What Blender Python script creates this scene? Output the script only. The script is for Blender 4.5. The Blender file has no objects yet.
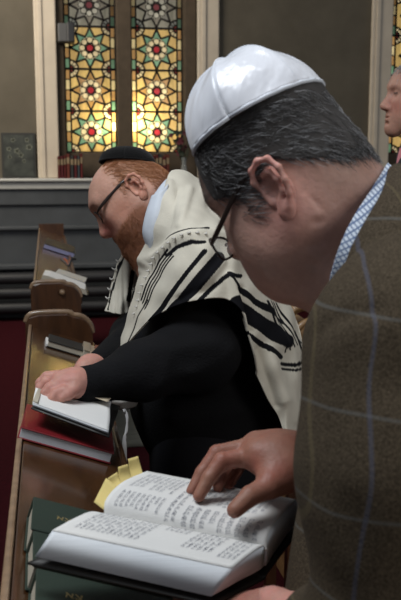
import bpy, bmesh, math, random
import numpy as np
from mathutils import Vector, Matrix
random.seed(4); rng = np.random.default_rng(4)
sc = bpy.context.scene
C = sc.collection

# ------------------------------------------------------------ camera
CAMH = 1.45; FPX = 50/36*600
PITCH = math.atan(134/FPX); YAW = math.atan(155*math.cos(PITCH)/FPX)
fw = np.array([math.sin(YAW)*math.cos(PITCH), math.cos(YAW)*math.cos(PITCH), -math.sin(PITCH)])
rt = np.array([math.cos(YAW), -math.sin(YAW), 0.0])
up = np.cross(rt, fw)
cam_d = bpy.data.cameras.new('camera'); cam = bpy.data.objects.new('camera', cam_d); C.objects.link(cam)
cam_d.sensor_fit = 'VERTICAL'; cam_d.sensor_height = 36; cam_d.sensor_width = 24; cam_d.lens = 50
cam_d.clip_start = 0.02
cam.matrix_world = Matrix(((rt[0], up[0], -fw[0], 0), (rt[1], up[1], -fw[1], 0), (rt[2], up[2], -fw[2], CAMH), (0, 0, 0, 1)))
cam_d.dof.use_dof = True; cam_d.dof.focus_distance = 1.65; cam_d.dof.aperture_fstop = 10
sc.camera = cam

# ------------------------------------------------------------ world, light, exposure
w = bpy.data.worlds.new('world'); sc.world = w; w.use_nodes = True
w.node_tree.nodes['Background'].inputs[0].default_value = (0.80, 0.88, 1.0, 1)
w.node_tree.nodes['Background'].inputs[1].default_value = 0.13
sc.view_settings.view_transform = 'Standard'; sc.view_settings.look = 'None'
sc.view_settings.gamma = 1; sc.view_settings.use_curve_mapping = False
sc.view_settings.exposure = 0.3
hz = np.array([math.sin(YAW), math.cos(YAW), 0.0])          # camera's horizontal forward
def W(r, f, z): return Vector(rt*r + hz*f + np.array([0, 0, z]))
def area(name, loc, target, size, power, col=(1, 1, 1), sy=None):
    l = bpy.data.lights.new(name, 'AREA'); l.energy = power; l.color = col; l.size = size
    if sy: l.shape = 'RECTANGLE'; l.size_y = sy
    o = bpy.data.objects.new(name, l); C.objects.link(o); o.location = loc
    o.rotation_euler = (Vector(target)-Vector(loc)).to_track_quat('-Z', 'Y').to_euler()
    return o
area('skylight', W(-0.9, 0.9, 3.5), W(0, 1.3, 1.0), 1.1, 46, (0.92, 0.96, 1.0))
area('side_window_light', W(3.0, -1.2, 2.7), W(0.1, 1.5, 1.2), 1.4, 34, (1.0, 0.95, 0.88))
area('hall_light', W(-3, 5.5, 4.0), W(-1, 8.4, 1.5), 2.0, 125, (1.0, 0.91, 0.78))

# ------------------------------------------------------------ helpers
def P(x, y, d):
    v = fw*d + rt*((x-200.5)/FPX*d) - up*((y-300)/FPX*d)
    return np.array([v[0], v[1], v[2]+CAMH])
def PZ(x, y, z):
    v = fw + rt*((x-200.5)/FPX) - up*((y-300)/FPX)
    t = (z-CAMH)/v[2]
    return np.array([v[0]*t, v[1]*t, z])
def PY(x, y, Y):
    v = fw + rt*((x-200.5)/FPX) - up*((y-300)/FPX)
    t = Y/v[1]
    return np.array([v[0]*t, Y, v[2]*t+CAMH])
def NT(m): return m.node_tree.nodes, m.node_tree.links
def mat(name, col, rough=.6, spec=.5, metal=0, bump=0, bscale=60, var=0, vscale=12, coat=0, stretch=None, attr=None, sss=0, sheen=0, alpha=1, trans=0):
    m = bpy.data.materials.new(name); m.use_nodes = True
    n, l = NT(m); b = n['Principled BSDF']
    b.inputs['Base Color'].default_value = (*col, 1); b.inputs['Roughness'].default_value = rough
    b.inputs['Metallic'].default_value = metal; b.inputs['Specular IOR Level'].default_value = spec
    b.inputs['Coat Weight'].default_value = coat; b.inputs['Coat Roughness'].default_value = .12
    b.inputs['Alpha'].default_value = alpha; b.inputs['Transmission Weight'].default_value = trans
    if sheen: b.inputs['Sheen Weight'].default_value = sheen
    if sss:
        b.inputs['Subsurface Weight'].default_value = sss; b.inputs['Subsurface Radius'].default_value = (.012, .004, .002)
        b.inputs['Subsurface Scale'].default_value = 1.0
    tc = n.new('ShaderNodeTexCoord'); mp = n.new('ShaderNodeMapping'); l.new(tc.outputs['Object'], mp.inputs[0])
    if stretch: mp.inputs['Scale'].default_value = stretch
    src = None
    if attr:
        a = n.new('ShaderNodeAttribute'); a.attribute_name = attr; src = a.outputs['Color']
    if var:
        no = n.new('ShaderNodeTexNoise'); no.inputs['Scale'].default_value = vscale; no.inputs['Detail'].default_value = 5
        l.new(mp.outputs[0], no.inputs[0])
        mx = n.new('ShaderNodeMix'); mx.data_type = 'RGBA'; mx.blend_type = 'MULTIPLY'; mx.inputs[0].default_value = 1
        if src: l.new(src, mx.inputs[6])
        else: mx.inputs[6].default_value = (*col, 1)
        cr = n.new('ShaderNodeValToRGB'); l.new(no.outputs[0], cr.inputs[0])
        cr.color_ramp.elements[0].position = .3; cr.color_ramp.elements[1].position = .7
        cr.color_ramp.elements[0].color = (1-var, 1-var, 1-var, 1); cr.color_ramp.elements[1].color = (1+var*.6, 1+var*.6, 1+var*.6, 1)
        l.new(cr.outputs[0], mx.inputs[7]); src = mx.outputs[2]
    if src: l.new(src, b.inputs['Base Color'])
    if bump:
        nb = n.new('ShaderNodeTexNoise'); nb.inputs['Scale'].default_value = bscale; nb.inputs['Detail'].default_value = 6
        l.new(mp.outputs[0], nb.inputs[0])
        bp = n.new('ShaderNodeBump'); bp.inputs['Strength'].default_value = bump; bp.inputs['Distance'].default_value = .01
        l.new(nb.outputs[0], bp.inputs['Height']); l.new(bp.outputs[0], b.inputs['Normal'])
    return m
def prop(o, label=None, cat=None, group=None, kind=None):
    if label: o['label'] = label
    if cat: o['category'] = cat
    if group: o['group'] = group
    if kind: o['kind'] = kind
    return o
def link(name, me, m=None, parent=None, smooth=False):
    o = bpy.data.objects.new(name, me); C.objects.link(o)
    if m is not None:
        for q in (m if isinstance(m, (list, tuple)) else [m]): me.materials.append(q)
    if smooth: me.polygons.foreach_set('use_smooth', [True]*len(me.polygons))
    if parent: o.parent = parent
    return o
def mesh(name, V, F, m=None, parent=None, smooth=False, col=None):
    me = bpy.data.meshes.new(name)
    V = np.asarray(V, dtype=np.float32)
    if isinstance(F, np.ndarray):
        k = F.shape[1]
        me.vertices.add(len(V)); me.vertices.foreach_set('co', V.ravel())
        me.loops.add(F.size); me.loops.foreach_set('vertex_index', F.astype(np.int32).ravel())
        me.polygons.add(len(F)); me.polygons.foreach_set('loop_start', np.arange(0, F.size, k, dtype=np.int32))
        me.polygons.foreach_set('loop_total', np.full(len(F), k, dtype=np.int32))
    else: me.from_pydata([tuple(map(float, v)) for v in V], [], F)
    me.update(calc_edges=True); me.validate()
    if col is not None:
        a = me.color_attributes.new('Col', 'FLOAT_COLOR', 'POINT')
        cc = np.ones((len(V), 4), np.float32); cc[:, :3] = col; a.data.foreach_set('color', cc.ravel())
    return link(name, me, m, parent, smooth)
def empty(name, loc, parent=None):
    o = bpy.data.objects.new(name, None); C.objects.link(o); o.location = tuple(map(float, loc)); o.empty_display_size = .1
    if parent: o.parent = parent
    bpy.context.view_layer.update()
    return o
class MB:
    """collects shapes given in world coordinates; build() links ONE object"""
    def __init__(s): s.V = []; s.F = []
    def add(s, V, F):
        b = len(s.V); s.V += [tuple(map(float, v)) for v in V]; s.F += [[i+b for i in f] for f in F]; return s
    def box(s, lo, hi, M=None):
        x0, y0, z0 = lo; x1, y1, z1 = hi
        v = [(x0, y0, z0), (x1, y0, z0), (x1, y1, z0), (x0, y1, z0), (x0, y0, z1), (x1, y0, z1), (x1, y1, z1), (x0, y1, z1)]
        if M is not None: v = [tuple(M @ Vector(q)) for q in v]
        return s.add(v, [[0, 3, 2, 1], [4, 5, 6, 7], [0, 1, 5, 4], [1, 2, 6, 5], [2, 3, 7, 6], [3, 0, 4, 7]])
    def prism(s, poly, y0, y1, M=None):
        n = len(poly); v = [(x, y0, z) for x, z in poly]+[(x, y1, z) for x, z in poly]
        if M is not None: v = [tuple(M @ Vector(q)) for q in v]
        return s.add(v, [list(range(n)), list(range(2*n-1, n-1, -1))]+[[i, i+n, (i+1) % n+n, (i+1) % n] for i in range(n)])
    def build(s, name, m, parent=None, bevel=0, smooth=False):
        V = np.array(s.V)
        if parent is None: org = V.mean(0); org[2] = V[:, 2].min()
        else: org = np.array(WL(parent))
        me = bpy.data.meshes.new(name); me.from_pydata([tuple(v-org) for v in V], [], s.F); me.update()
        bm = bmesh.new(); bm.from_mesh(me); bmesh.ops.recalc_face_normals(bm, faces=bm.faces); bm.to_mesh(me); bm.free()
        o = link(name, me, m, parent, smooth)
        if parent is None: o.location = tuple(org)
        if bevel:
            b = o.modifiers.new('b', 'BEVEL'); b.width = bevel; b.segments = 2; b.limit_method = 'ANGLE'
        return o
def WL(o):
    p = Vector((0, 0, 0))
    while o: p = p+Vector(o.location); o = o.parent
    return p
def place(o, parent=None, org=None):
    """verts are world; re-origin to org (top level) or to the parent's location"""
    me = o.data; V = np.empty(len(me.vertices)*3, np.float32); me.vertices.foreach_get('co', V); V = V.reshape(-1, 3)
    if parent is not None:
        V = V-np.array(WL(parent)); o.parent = parent
    else:
        if org is None: org = V.mean(0); org[2] = V[:, 2].min()
        V = V-np.array(org); o.location = tuple(map(float, org))
    me.vertices.foreach_set('co', V.astype(np.float32).ravel()); me.update(); return o
def cr(pts, n):
    """Catmull-Rom resample of rows (k,c) to n samples"""
    p = np.asarray(pts, float); k = len(p)
    q = np.vstack([2*p[0]-p[1], p, 2*p[-1]-p[-2]])
    t = np.linspace(0, k-1, n); i = np.clip(t.astype(int), 0, k-2); f = (t-i)[:, None]
    a, b, c, d = q[i], q[i+1], q[i+2], q[i+3]
    return .5*((2*b)+(c-a)*f+(2*a-5*b+4*c-d)*f**2+(3*b-a-3*c+d)*f**3)
def net(rows, nu, nv):
    """rows: list of rows of points (same length) -> (nv,nu,c) grid"""
    R = np.array([cr(r, nu) for r in rows])
    return np.stack([cr(R[:, j], nv) for j in range(nu)], 1)
def gridF(nv, nu, off=0):
    i = np.arange(nv-1)[:, None]*nu+np.arange(nu-1)[None]; i = i.ravel()+off
    return np.stack([i, i+1, i+nu+1, i+nu], 1)
def gridnormals(G):
    du = np.gradient(G, axis=1); dv = np.gradient(G, axis=0); n = np.cross(du, dv)
    return n/np.maximum(np.linalg.norm(n, axis=2, keepdims=True), 1e-9)
def sheet(name, G, m, parent=None, th=.004, col=None):
    """closed thin shell from a grid, both faces and the rim"""
    nv, nu = G.shape[:2]; N = gridnormals(G)
    A = (G+N*th/2).reshape(-1, 3); B = (G-N*th/2).reshape(-1, 3); n = len(A)
    F = [gridF(nv, nu), gridF(nv, nu, n)[:, ::-1]]
    idx = np.arange(n).reshape(nv, nu)
    loop = np.concatenate([idx[0, :], idx[1:, -1], idx[-1, -2::-1], idx[-2:0:-1, 0]])
    nx = np.roll(loop, -1); F.append(np.stack([loop, loop+n, nx+n, nx], 1))
    c = None if col is None else np.vstack([col.reshape(-1, 3)]*2)
    o = mesh(name, np.vstack([A, B]), np.vstack(F), m, None, True, c)
    return place(o, parent)
def tube_geo(pts, rad, n=8, seg=None, flat=1.0):
    p = cr(pts, seg) if seg else np.asarray(pts, float)
    r = np.interp(np.linspace(0, 1, len(p)), np.linspace(0, 1, len(np.atleast_1d(rad))), np.atleast_1d(rad))
    T = np.gradient(p, axis=0); T /= np.maximum(np.linalg.norm(T, axis=1, keepdims=True), 1e-9)
    a = np.array([0, 0, 1.]) if abs(T[0][2]) < .9 else np.array([1., 0, 0])
    V = []; u = np.cross(T[0], a); u /= np.linalg.norm(u)
    for i in range(len(p)):
        u = u-T[i]*u.dot(T[i]); u /= np.linalg.norm(u); v = np.cross(T[i], u)
        for k in range(n):
            t = 2*math.pi*k/n; V.append(p[i]+r[i]*(math.cos(t)*u+flat*math.sin(t)*v))
    F = []
    for i in range(len(p)-1):
        for k in range(n): F.append([i*n+k, i*n+(k+1) % n, (i+1)*n+(k+1) % n, (i+1)*n+k])
    F.append(list(range(n))[::-1]); F.append([(len(p)-1)*n+k for k in range(n)])
    return V, F
def tube(name, pts, rad, m, parent=None, n=8, seg=24, flat=1.0):
    b = MB(); b.add(*tube_geo(pts, rad, n, seg, flat)); return b.build(name, m, parent, smooth=True)

# ------------------------------------------------------------ implicit surfaces
def smin(a, b, k): h = np.maximum(k-np.abs(a-b), 0)/k; return np.minimum(a, b)-h*h*k*.25
def smax(a, b, k): return -smin(-a, -b, k)
def d_cone(X, a, b, r1, r2):
    a = np.asarray(a, np.float32); b = np.asarray(b, np.float32); ab = b-a
    t = np.clip(((X-a)@ab)/max(float(ab@ab), 1e-12), 0, 1)
    return np.linalg.norm(X-a-t[..., None]*ab, axis=-1)-(r1+t*(r2-r1))
def d_ell(X, c, r, R=None):
    q = X-np.asarray(c, np.float32)
    if R is not None: q = q@np.asarray(R, np.float32)          # columns of R = axes
    r = np.asarray(r, np.float32)
    k0 = np.linalg.norm(q/r, axis=-1); k1 = np.linalg.norm(q/(r*r), axis=-1)
    return k0*(k0-1)/np.maximum(k1, 1e-6)
def field(ops, X):
    D = None
    for op in ops:
        kind, k = op[0], op[-1]
        if kind[0] == 'c': d = d_cone(X, *op[1:5])
        else: d = d_ell(X, *op[1:-1])
        if D is None: D = d
        elif kind.endswith('-'): D = smax(D, -d, k)
        else: D = smin(D, d, k)
    return D
def isosurf(ops, h, pad=.02, lo=None, hi=None, post=None, disp=None):
    if lo is None:
        L = []; H = []
        for op in ops:
            if op[0].endswith('-'): continue
            if op[0][0] == 'c':
                for q, r in ((op[1], op[3]), (op[2], op[4])): L.append(np.array(q)-r); H.append(np.array(q)+r)
            else: r = max(op[2]); L.append(np.array(op[1])-r); H.append(np.array(op[1])+r)
        lo = np.min(L, 0)-pad; hi = np.max(H, 0)+pad
    n = np.ceil((np.array(hi)-np.array(lo))/h).astype(int)+1
    ax = [(lo[i]+h*np.arange(n[i])).astype(np.float32) for i in range(3)]
    D = np.empty(n, np.float32)
    for i in range(n[0]):
        X = np.empty((n[1], n[2], 3), np.float32); X[..., 0] = ax[0][i]; X[..., 1] = ax[1][:, None]; X[..., 2] = ax[2][None]
        v = field(ops, X)
        if disp is not None: v = v+disp(X)
        if post is not None: v = post(X, v)
        D[i] = v
    S = D < 0
    cnt = np.zeros(n-1, np.int16); acc = np.zeros((*(n-1), 3), np.float32)
    s = [slice(None, -1), slice(1, None)]
    cor = [(a, b, c) for a in (0, 1) for b in (0, 1) for c in (0, 1)]
    for a in cor:
        for ax_ in range(3):
            if a[ax_] == 0:
                b = list(a); b[ax_] = 1
                A = D[s[a[0]], s[a[1]], s[a[2]]]; B = D[s[b[0]], s[b[1]], s[b[2]]]
                m = (A < 0) != (B < 0)
                t = np.where(m, A/np.where(m, A-B, 1), 0)
                cnt += m
                for q in range(3): acc[..., q] += np.where(m, (t if q == ax_ else a[q]), 0)
    act = cnt > 0; idx = np.full(n-1, -1, np.int64); ii = np.argwhere(act); idx[act] = np.arange(len(ii))
    V = (ii+acc[act]/cnt[act][:, None])*h+np.array(lo)
    F = []
    for ax_ in range(3):
        A = S[tuple(slice(None, -1) if q == ax_ else slice(1, -1) for q in range(3))]
        B = S[tuple(slice(1, None) if q == ax_ else slice(1, -1) for q in range(3))]
        e = np.argwhere(A != B); sg = A[A != B]
        u, v = [(1, 2), (2, 0), (0, 1)][ax_]
        base = e.copy()
        for q in range(3):
            if q != ax_: base[:, q] += 1
        def g(du, dv): b = base.copy(); b[:, u] -= du; b[:, v] -= dv; return idx[b[:, 0], b[:, 1], b[:, 2]]
        q = np.stack([g(1, 1), g(0, 1), g(0, 0), g(1, 0)], 1)
        q[~sg] = q[~sg][:, ::-1]; F.append(q)
    return V.astype(np.float32), np.vstack(F)
def relax(V, F, it=2, lam=.5):
    n = len(V)
    for _ in range(it):
        acc = np.zeros_like(V, dtype=np.float64); c = np.zeros(n)
        for a in range(4):
            b = (a+1) % 4
            for x, y in ((a, b), (b, a)):
                for q in range(3): acc[:, q] += np.bincount(F[:, x], V[F[:, y], q], n)
                c += np.bincount(F[:, x], minlength=n)
        V = V+lam*(acc/np.maximum(c, 1)[:, None]-V)
    return V.astype(np.float32)
def vnormals(V, F):
    n = np.cross(V[F[:, 2]]-V[F[:, 0]], V[F[:, 3]]-V[F[:, 1]]); N = np.zeros_like(V)
    for a in range(4):
        for q in range(3): N[:, q] += np.bincount(F[:, a], n[:, q], len(V))
    return N/np.maximum(np.linalg.norm(N, axis=1, keepdims=True), 1e-12)
def sn(X, f, seed):                                   # cheap smooth noise, sum of sines
    r = np.random.default_rng(seed); o = 0
    for _ in range(5):
        k = r.normal(size=3)*f; o = o+np.sin(X@k.astype(np.float32)+r.uniform(0, 6.28))
    return o/5
def strands(name, V, N, w, count, length, rad, flow, m, parent, lift=.3, seed=1, gravity=None, curl=.25):
    """hair as one mesh of tapered three-sided strands"""
    r = np.random.default_rng(seed); p = w/w.sum(); i = r.choice(len(V), count, p=p)
    P0 = V[i].astype(float)+r.normal(size=(count, 3))*.0012; n = N[i]
    d = flow(V[i])+r.normal(size=(count, 3))*curl; d -= n*np.sum(d*n, 1, keepdims=True); d /= np.linalg.norm(d, axis=1, keepdims=True)
    L = length*r.uniform(.6, 1.2, count)[:, None]; S = 4
    pts = []; cur = P0-n*.001
    for s in range(S):
        pts.append(cur); t = s/(S-1); dd = d*(1-.0*t)+n*lift*(1-1.3*t)+r.normal(size=(count, 3))*curl*.25
        cur = cur+dd/np.linalg.norm(dd, axis=1, keepdims=True)*L/(S-1)
    side = np.cross(d, n); VV = np.empty((count, S, 3, 3)); 
    for s in range(S):
        rr = rad*(1-.75*s/(S-1))
        for k in range(3):
            a = 2*math.pi*k/3; VV[:, s, k] = pts[s]+rr*(math.cos(a)*side+math.sin(a)*n)
    b = (np.arange(count)*S*3)[:, None]; F = []
    for s in range(S-1):
        for k in range(3):
            k2 = (k+1) % 3; F.append(np.concatenate([b+s*3+k, b+s*3+k2, b+(s+1)*3+k2, b+(s+1)*3+k], 1))
    return VV.reshape(-1, 3), np.vstack(F)

# ------------------------------------------------------------ materials
M_wall = mat('wall_plaster', (.128, .112, .085), .95, .2, bump=.15, bscale=25, var=.18, vscale=3)
M_cream = mat('cream_paint', (.62, .54, .43), .6, .4, var=.08, vscale=6)
M_reveal = mat('window_reveal', (.085, .063, .042), .8, .3, var=.15)
M_sill = mat('sill_paint', (.55, .55, .52), .5, .4, var=.06)
M_wains = mat('wainscot_paint', (.072, .079, .086), .6, .4, var=.2, vscale=4)
M_pipe = mat('dark_iron', (.022, .022, .024), .5, .5)
M_carpet = mat('red_carpet', (.040, .004, .007), .98, .1, bump=.5, bscale=300, var=.25, vscale=40)
M_stone = mat('grey_boards', (.16, .155, .125), .9, .2, var=.2, vscale=8, stretch=(1, 6, 1))
M_wood = mat('pew_wood', (.078, .033, .012), .25, .5, bump=.08, bscale=30, var=.45, vscale=7, coat=.6, stretch=(6, 1, 1))
M_wood2 = mat('pew_panel_wood', (.075, .029, .010), .4, .5, bump=.08, bscale=30, var=.4, vscale=8, coat=.4, stretch=(5, 5, 1))
M_wood3 = mat('rim_highlight', (.30, .19, .11), .35, .6, var=.3, vscale=40, coat=.5)  # paler wood: highlight along the pew rims put into its colour
M_oak = mat('carved_oak', (.33, .19, .08), .45, .5, bump=.3, bscale=70, var=.35, vscale=20, coat=.3)
M_page = mat('paper', (.80, .79, .76), .8, .2, var=.02, vscale=20)
M_edge = mat('paper_edges', (.80, .83, .86), .8, .2, var=.10, vscale=30, stretch=(.5, .5, 60))
M_edgec = mat('cream_paper_edges', (.50, .45, .36), .8, .2, var=.15, vscale=30, stretch=(.5, .5, 60))
M_red = mat('red_cloth', (.21, .013, .018), .4, .5, bump=.05, bscale=300, var=.12)
M_green = mat('green_cloth', (.026, .042, .030), .55, .4, bump=.08, bscale=400, var=.12)
M_dark = mat('dark_cover', (.02, .018, .016), .5, .5)
M_gold = mat('gold_foil', (.50, .38, .16), .35, .6, metal=.6)
M_ink = mat('ink', (.22, .23, .27), .9, .1)
M_yel = mat('yellow_note', (.78, .62, .24), .8, .2)
M_black = mat('black_knit', (.0045, .0045, .0055), .9, .22, bump=.25, bscale=220, var=.25, vscale=9)
M_trous = mat('black_trousers', (.006, .006, .008), .85, .2, bump=.1, bscale=40)
M_shirt = mat('white_shirt', (.62, .67, .74), .7, .3, bump=.1, bscale=60)
M_lens = mat('lens_glass', (.9, .95, .95), .05, .5, alpha=.18)
M_frame = mat('dark_frames', (.02, .012, .01), .3, .6)
M_velvet = mat('black_velvet', (.006, .006, .006), .95, .1, sheen=.1, bump=.2, bscale=250)
M_lead = mat('lead', (.012, .009, .007), .6, .3)
M_strand = mat('white_wool', (.62, .60, .55), .8, .2)
M_box = mat('black_plastic', (.02, .02, .022), .4, .5)
M_blue = mat('blue_print', (.02, .05, .25), .5, .4)
M_skin = mat('skin', (1, 1, 1), .5, .35, attr='Col', var=.08, vscale=90, bump=.13, bscale=150, sss=.12)
M_hairg = mat('grey_hair', (.055, .055, .058), .5, .5, attr='Col')
M_glass = bpy.data.materials.new('stained_glass'); M_glass.use_nodes = True
n, l = NT(M_glass); n.remove(n['Principled BSDF'])
at_ = n.new('ShaderNodeAttribute'); at_.attribute_name = 'Col'
tl = n.new('ShaderNodeBsdfTranslucent'); gl = n.new('ShaderNodeBsdfGlossy'); gl.inputs['Roughness'].default_value = .25
mxs = n.new('ShaderNodeMixShader'); mxs.inputs[0].default_value = .04
no = n.new('ShaderNodeTexNoise'); no.inputs['Scale'].default_value = 9; mm_ = n.new('ShaderNodeMix'); mm_.data_type = 'RGBA'; mm_.blend_type = 'MULTIPLY'; mm_.inputs[0].default_value = 1
cr_ = n.new('ShaderNodeValToRGB'); cr_.color_ramp.elements[0].position = .3; cr_.color_ramp.elements[1].position = .7
cr_.color_ramp.elements[0].color = (.6, .6, .6, 1); l.new(no.outputs[0], cr_.inputs[0])
l.new(at_.outputs['Color'], mm_.inputs[6]); l.new(cr_.outputs[0], mm_.inputs[7]); l.new(mm_.outputs[2], tl.inputs[0])
l.new(tl.outputs[0], mxs.inputs[1]); l.new(gl.outputs[0], mxs.inputs[2]); l.new(mxs.outputs[0], n['Material Output'].inputs[0])

# ------------------------------------------------------------ the hall
WY = 8.25                                                       # inner face of the far wall
def wx(px, py=150): return PY(px, py, WY)[0]
def wz(py, px=120): return PY(px, py, WY)[2]
zs0, zs1 = wz(188.5), wz(178)
ZT = 3.6
XL, XR = -3.2, 4.2
MB().box((XL, -1.6, -.05), (XR, WY+.4, 0)).build('floor', M_carpet)['kind'] = 'structure'
a, b_, c_, d_ = wx(57), wx(197), wx(385), wx(450)
wb = MB()
wb.box((XL, WY, 0), (a, WY+.3, ZT)); wb.box((b_, WY, 0), (c_, WY+.3, ZT)); wb.box((d_, WY, 0), (XR, WY+.3, ZT))
wb.box((a, WY, 0), (b_, WY+.3, zs1)); wb.box((c_, WY, 0), (d_, WY+.3, zs1))
wb.build('wall_far', M_wall)['kind'] = 'structure'
MB().box((XL, -1.6, 0), (XL+.02, WY, ZT)).build('wall_left', M_wall)['kind'] = 'structure'
n_tr = [0]
def trim(lo, hi, m):
    n_tr[0] += 1; o = MB().box(lo, hi).build('trim_%d' % n_tr[0], m, bevel=.012); o['kind'] = 'structure'; return o
for (x0, x1) in ((37.5, 59), (197, 218), (367, 387)):
    X0, X1 = wx(x0), wx(x1); trim((X0, WY-.05, zs1), (X1, WY, ZT), M_cream)
    trim((X0-.01+(X1-X0)*.22, WY-.065, zs1), (X0+(X1-X0)*.38, WY-.05, ZT), M_cream)
trim((XL+.02, WY-.16, zs0), (XR, WY, zs1-.03), M_sill)
trim((XL+.02, WY-.20, zs1-.03), (XR, WY+.25, zs1), M_sill)
# wainscot and its rails
trim((XL+.02, WY-.10, 0), (XR, WY, zs0), M_wains)
trim((XL+.02, WY-.13, wz(204)), (XR, WY-.10, zs0), M_wains)
trim((XL+.02, WY-.15, wz(228)), (XR, WY-.10, wz(224)), M_wains)
trim((XL+.02, WY-.22, wz(265)), (XR, WY-.10, wz(260)), M_wains)
trim((XL+.02, WY-.14, 0), (XR, WY-.10, .08), M_wains)
for k, py in enumerate((272, 286, 300)):
    z = wz(py)
    o = tube('heating_pipe', [(XL+.1, WY-.3, z), (0, WY-.3, z), (XR-.1, WY-.3, z)], .055, M_pipe, n=16, seg=4)
    prop(o, ['long dark heating pipe, topmost of three under the grey panelling', 'long dark heating pipe, middle of three under the grey panelling',
             'long dark heating pipe, lowest of three just above the carpet'][k], 'pipe', 'heating pipes along the far wall')

# stained glass windows ------------------------------------------------------------
PALE = (.58, .40, .15); AMB = (.42, .24, .08); GRN = (.16, .30, .20); REDG = (.34, .02, .03); CRM = (.74, .62, .40); GRY = (.20, .21, .20)
def tile_col(x, y, kind, hw, hh):
    r = np.hypot(x, y); th = np.arctan2(y, x); c = np.empty(x.shape+(3,)); 
    c[:] = PALE
    up_ = y > .0
    if kind == 2: c[up_] = (.62, .44, .16)
    k = th/(math.pi/4); dd = np.abs(k-np.round(k))*(math.pi/4); R, q = .192, .112
    # star edge between tip (R,0) and valley at angle 22.5deg
    vx, vy = q*math.cos(math.pi/8), q*math.sin(math.pi/8)
    px, py = r*np.cos(dd), r*np.sin(dd)
    inside = ((R-px)*vy-(R-vx)*py) > 0
    even = (np.round(k).astype(int) % 2) == 0
    tip = {0: (.22, .20, .17), 1: GRN, 2: AMB}[kind]; tip2 = {0: (.25, .24, .22), 1: (.15, .30, .21), 2: (.42, .25, .12)}[kind]  # greyed kind: shade from outside painted into the glass colours
    c[inside & even] = tip; c[inside & ~even] = tip2
    pet = CRM if kind else (.50, .48, .42)
    c[r < .105] = pet; c[r < .038] = REDG if kind else (.20, .05, .06)
    rc = np.hypot(np.abs(x)-hw, np.abs(y)-hh)
    c[rc < .082] = CRM if kind else GRY; c[rc < .036] = (.28, .04, .03)
    if kind == 0: c[(rc > .082) & ~inside & (r > .105)] = (.26, .25, .21)
    return c
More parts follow.
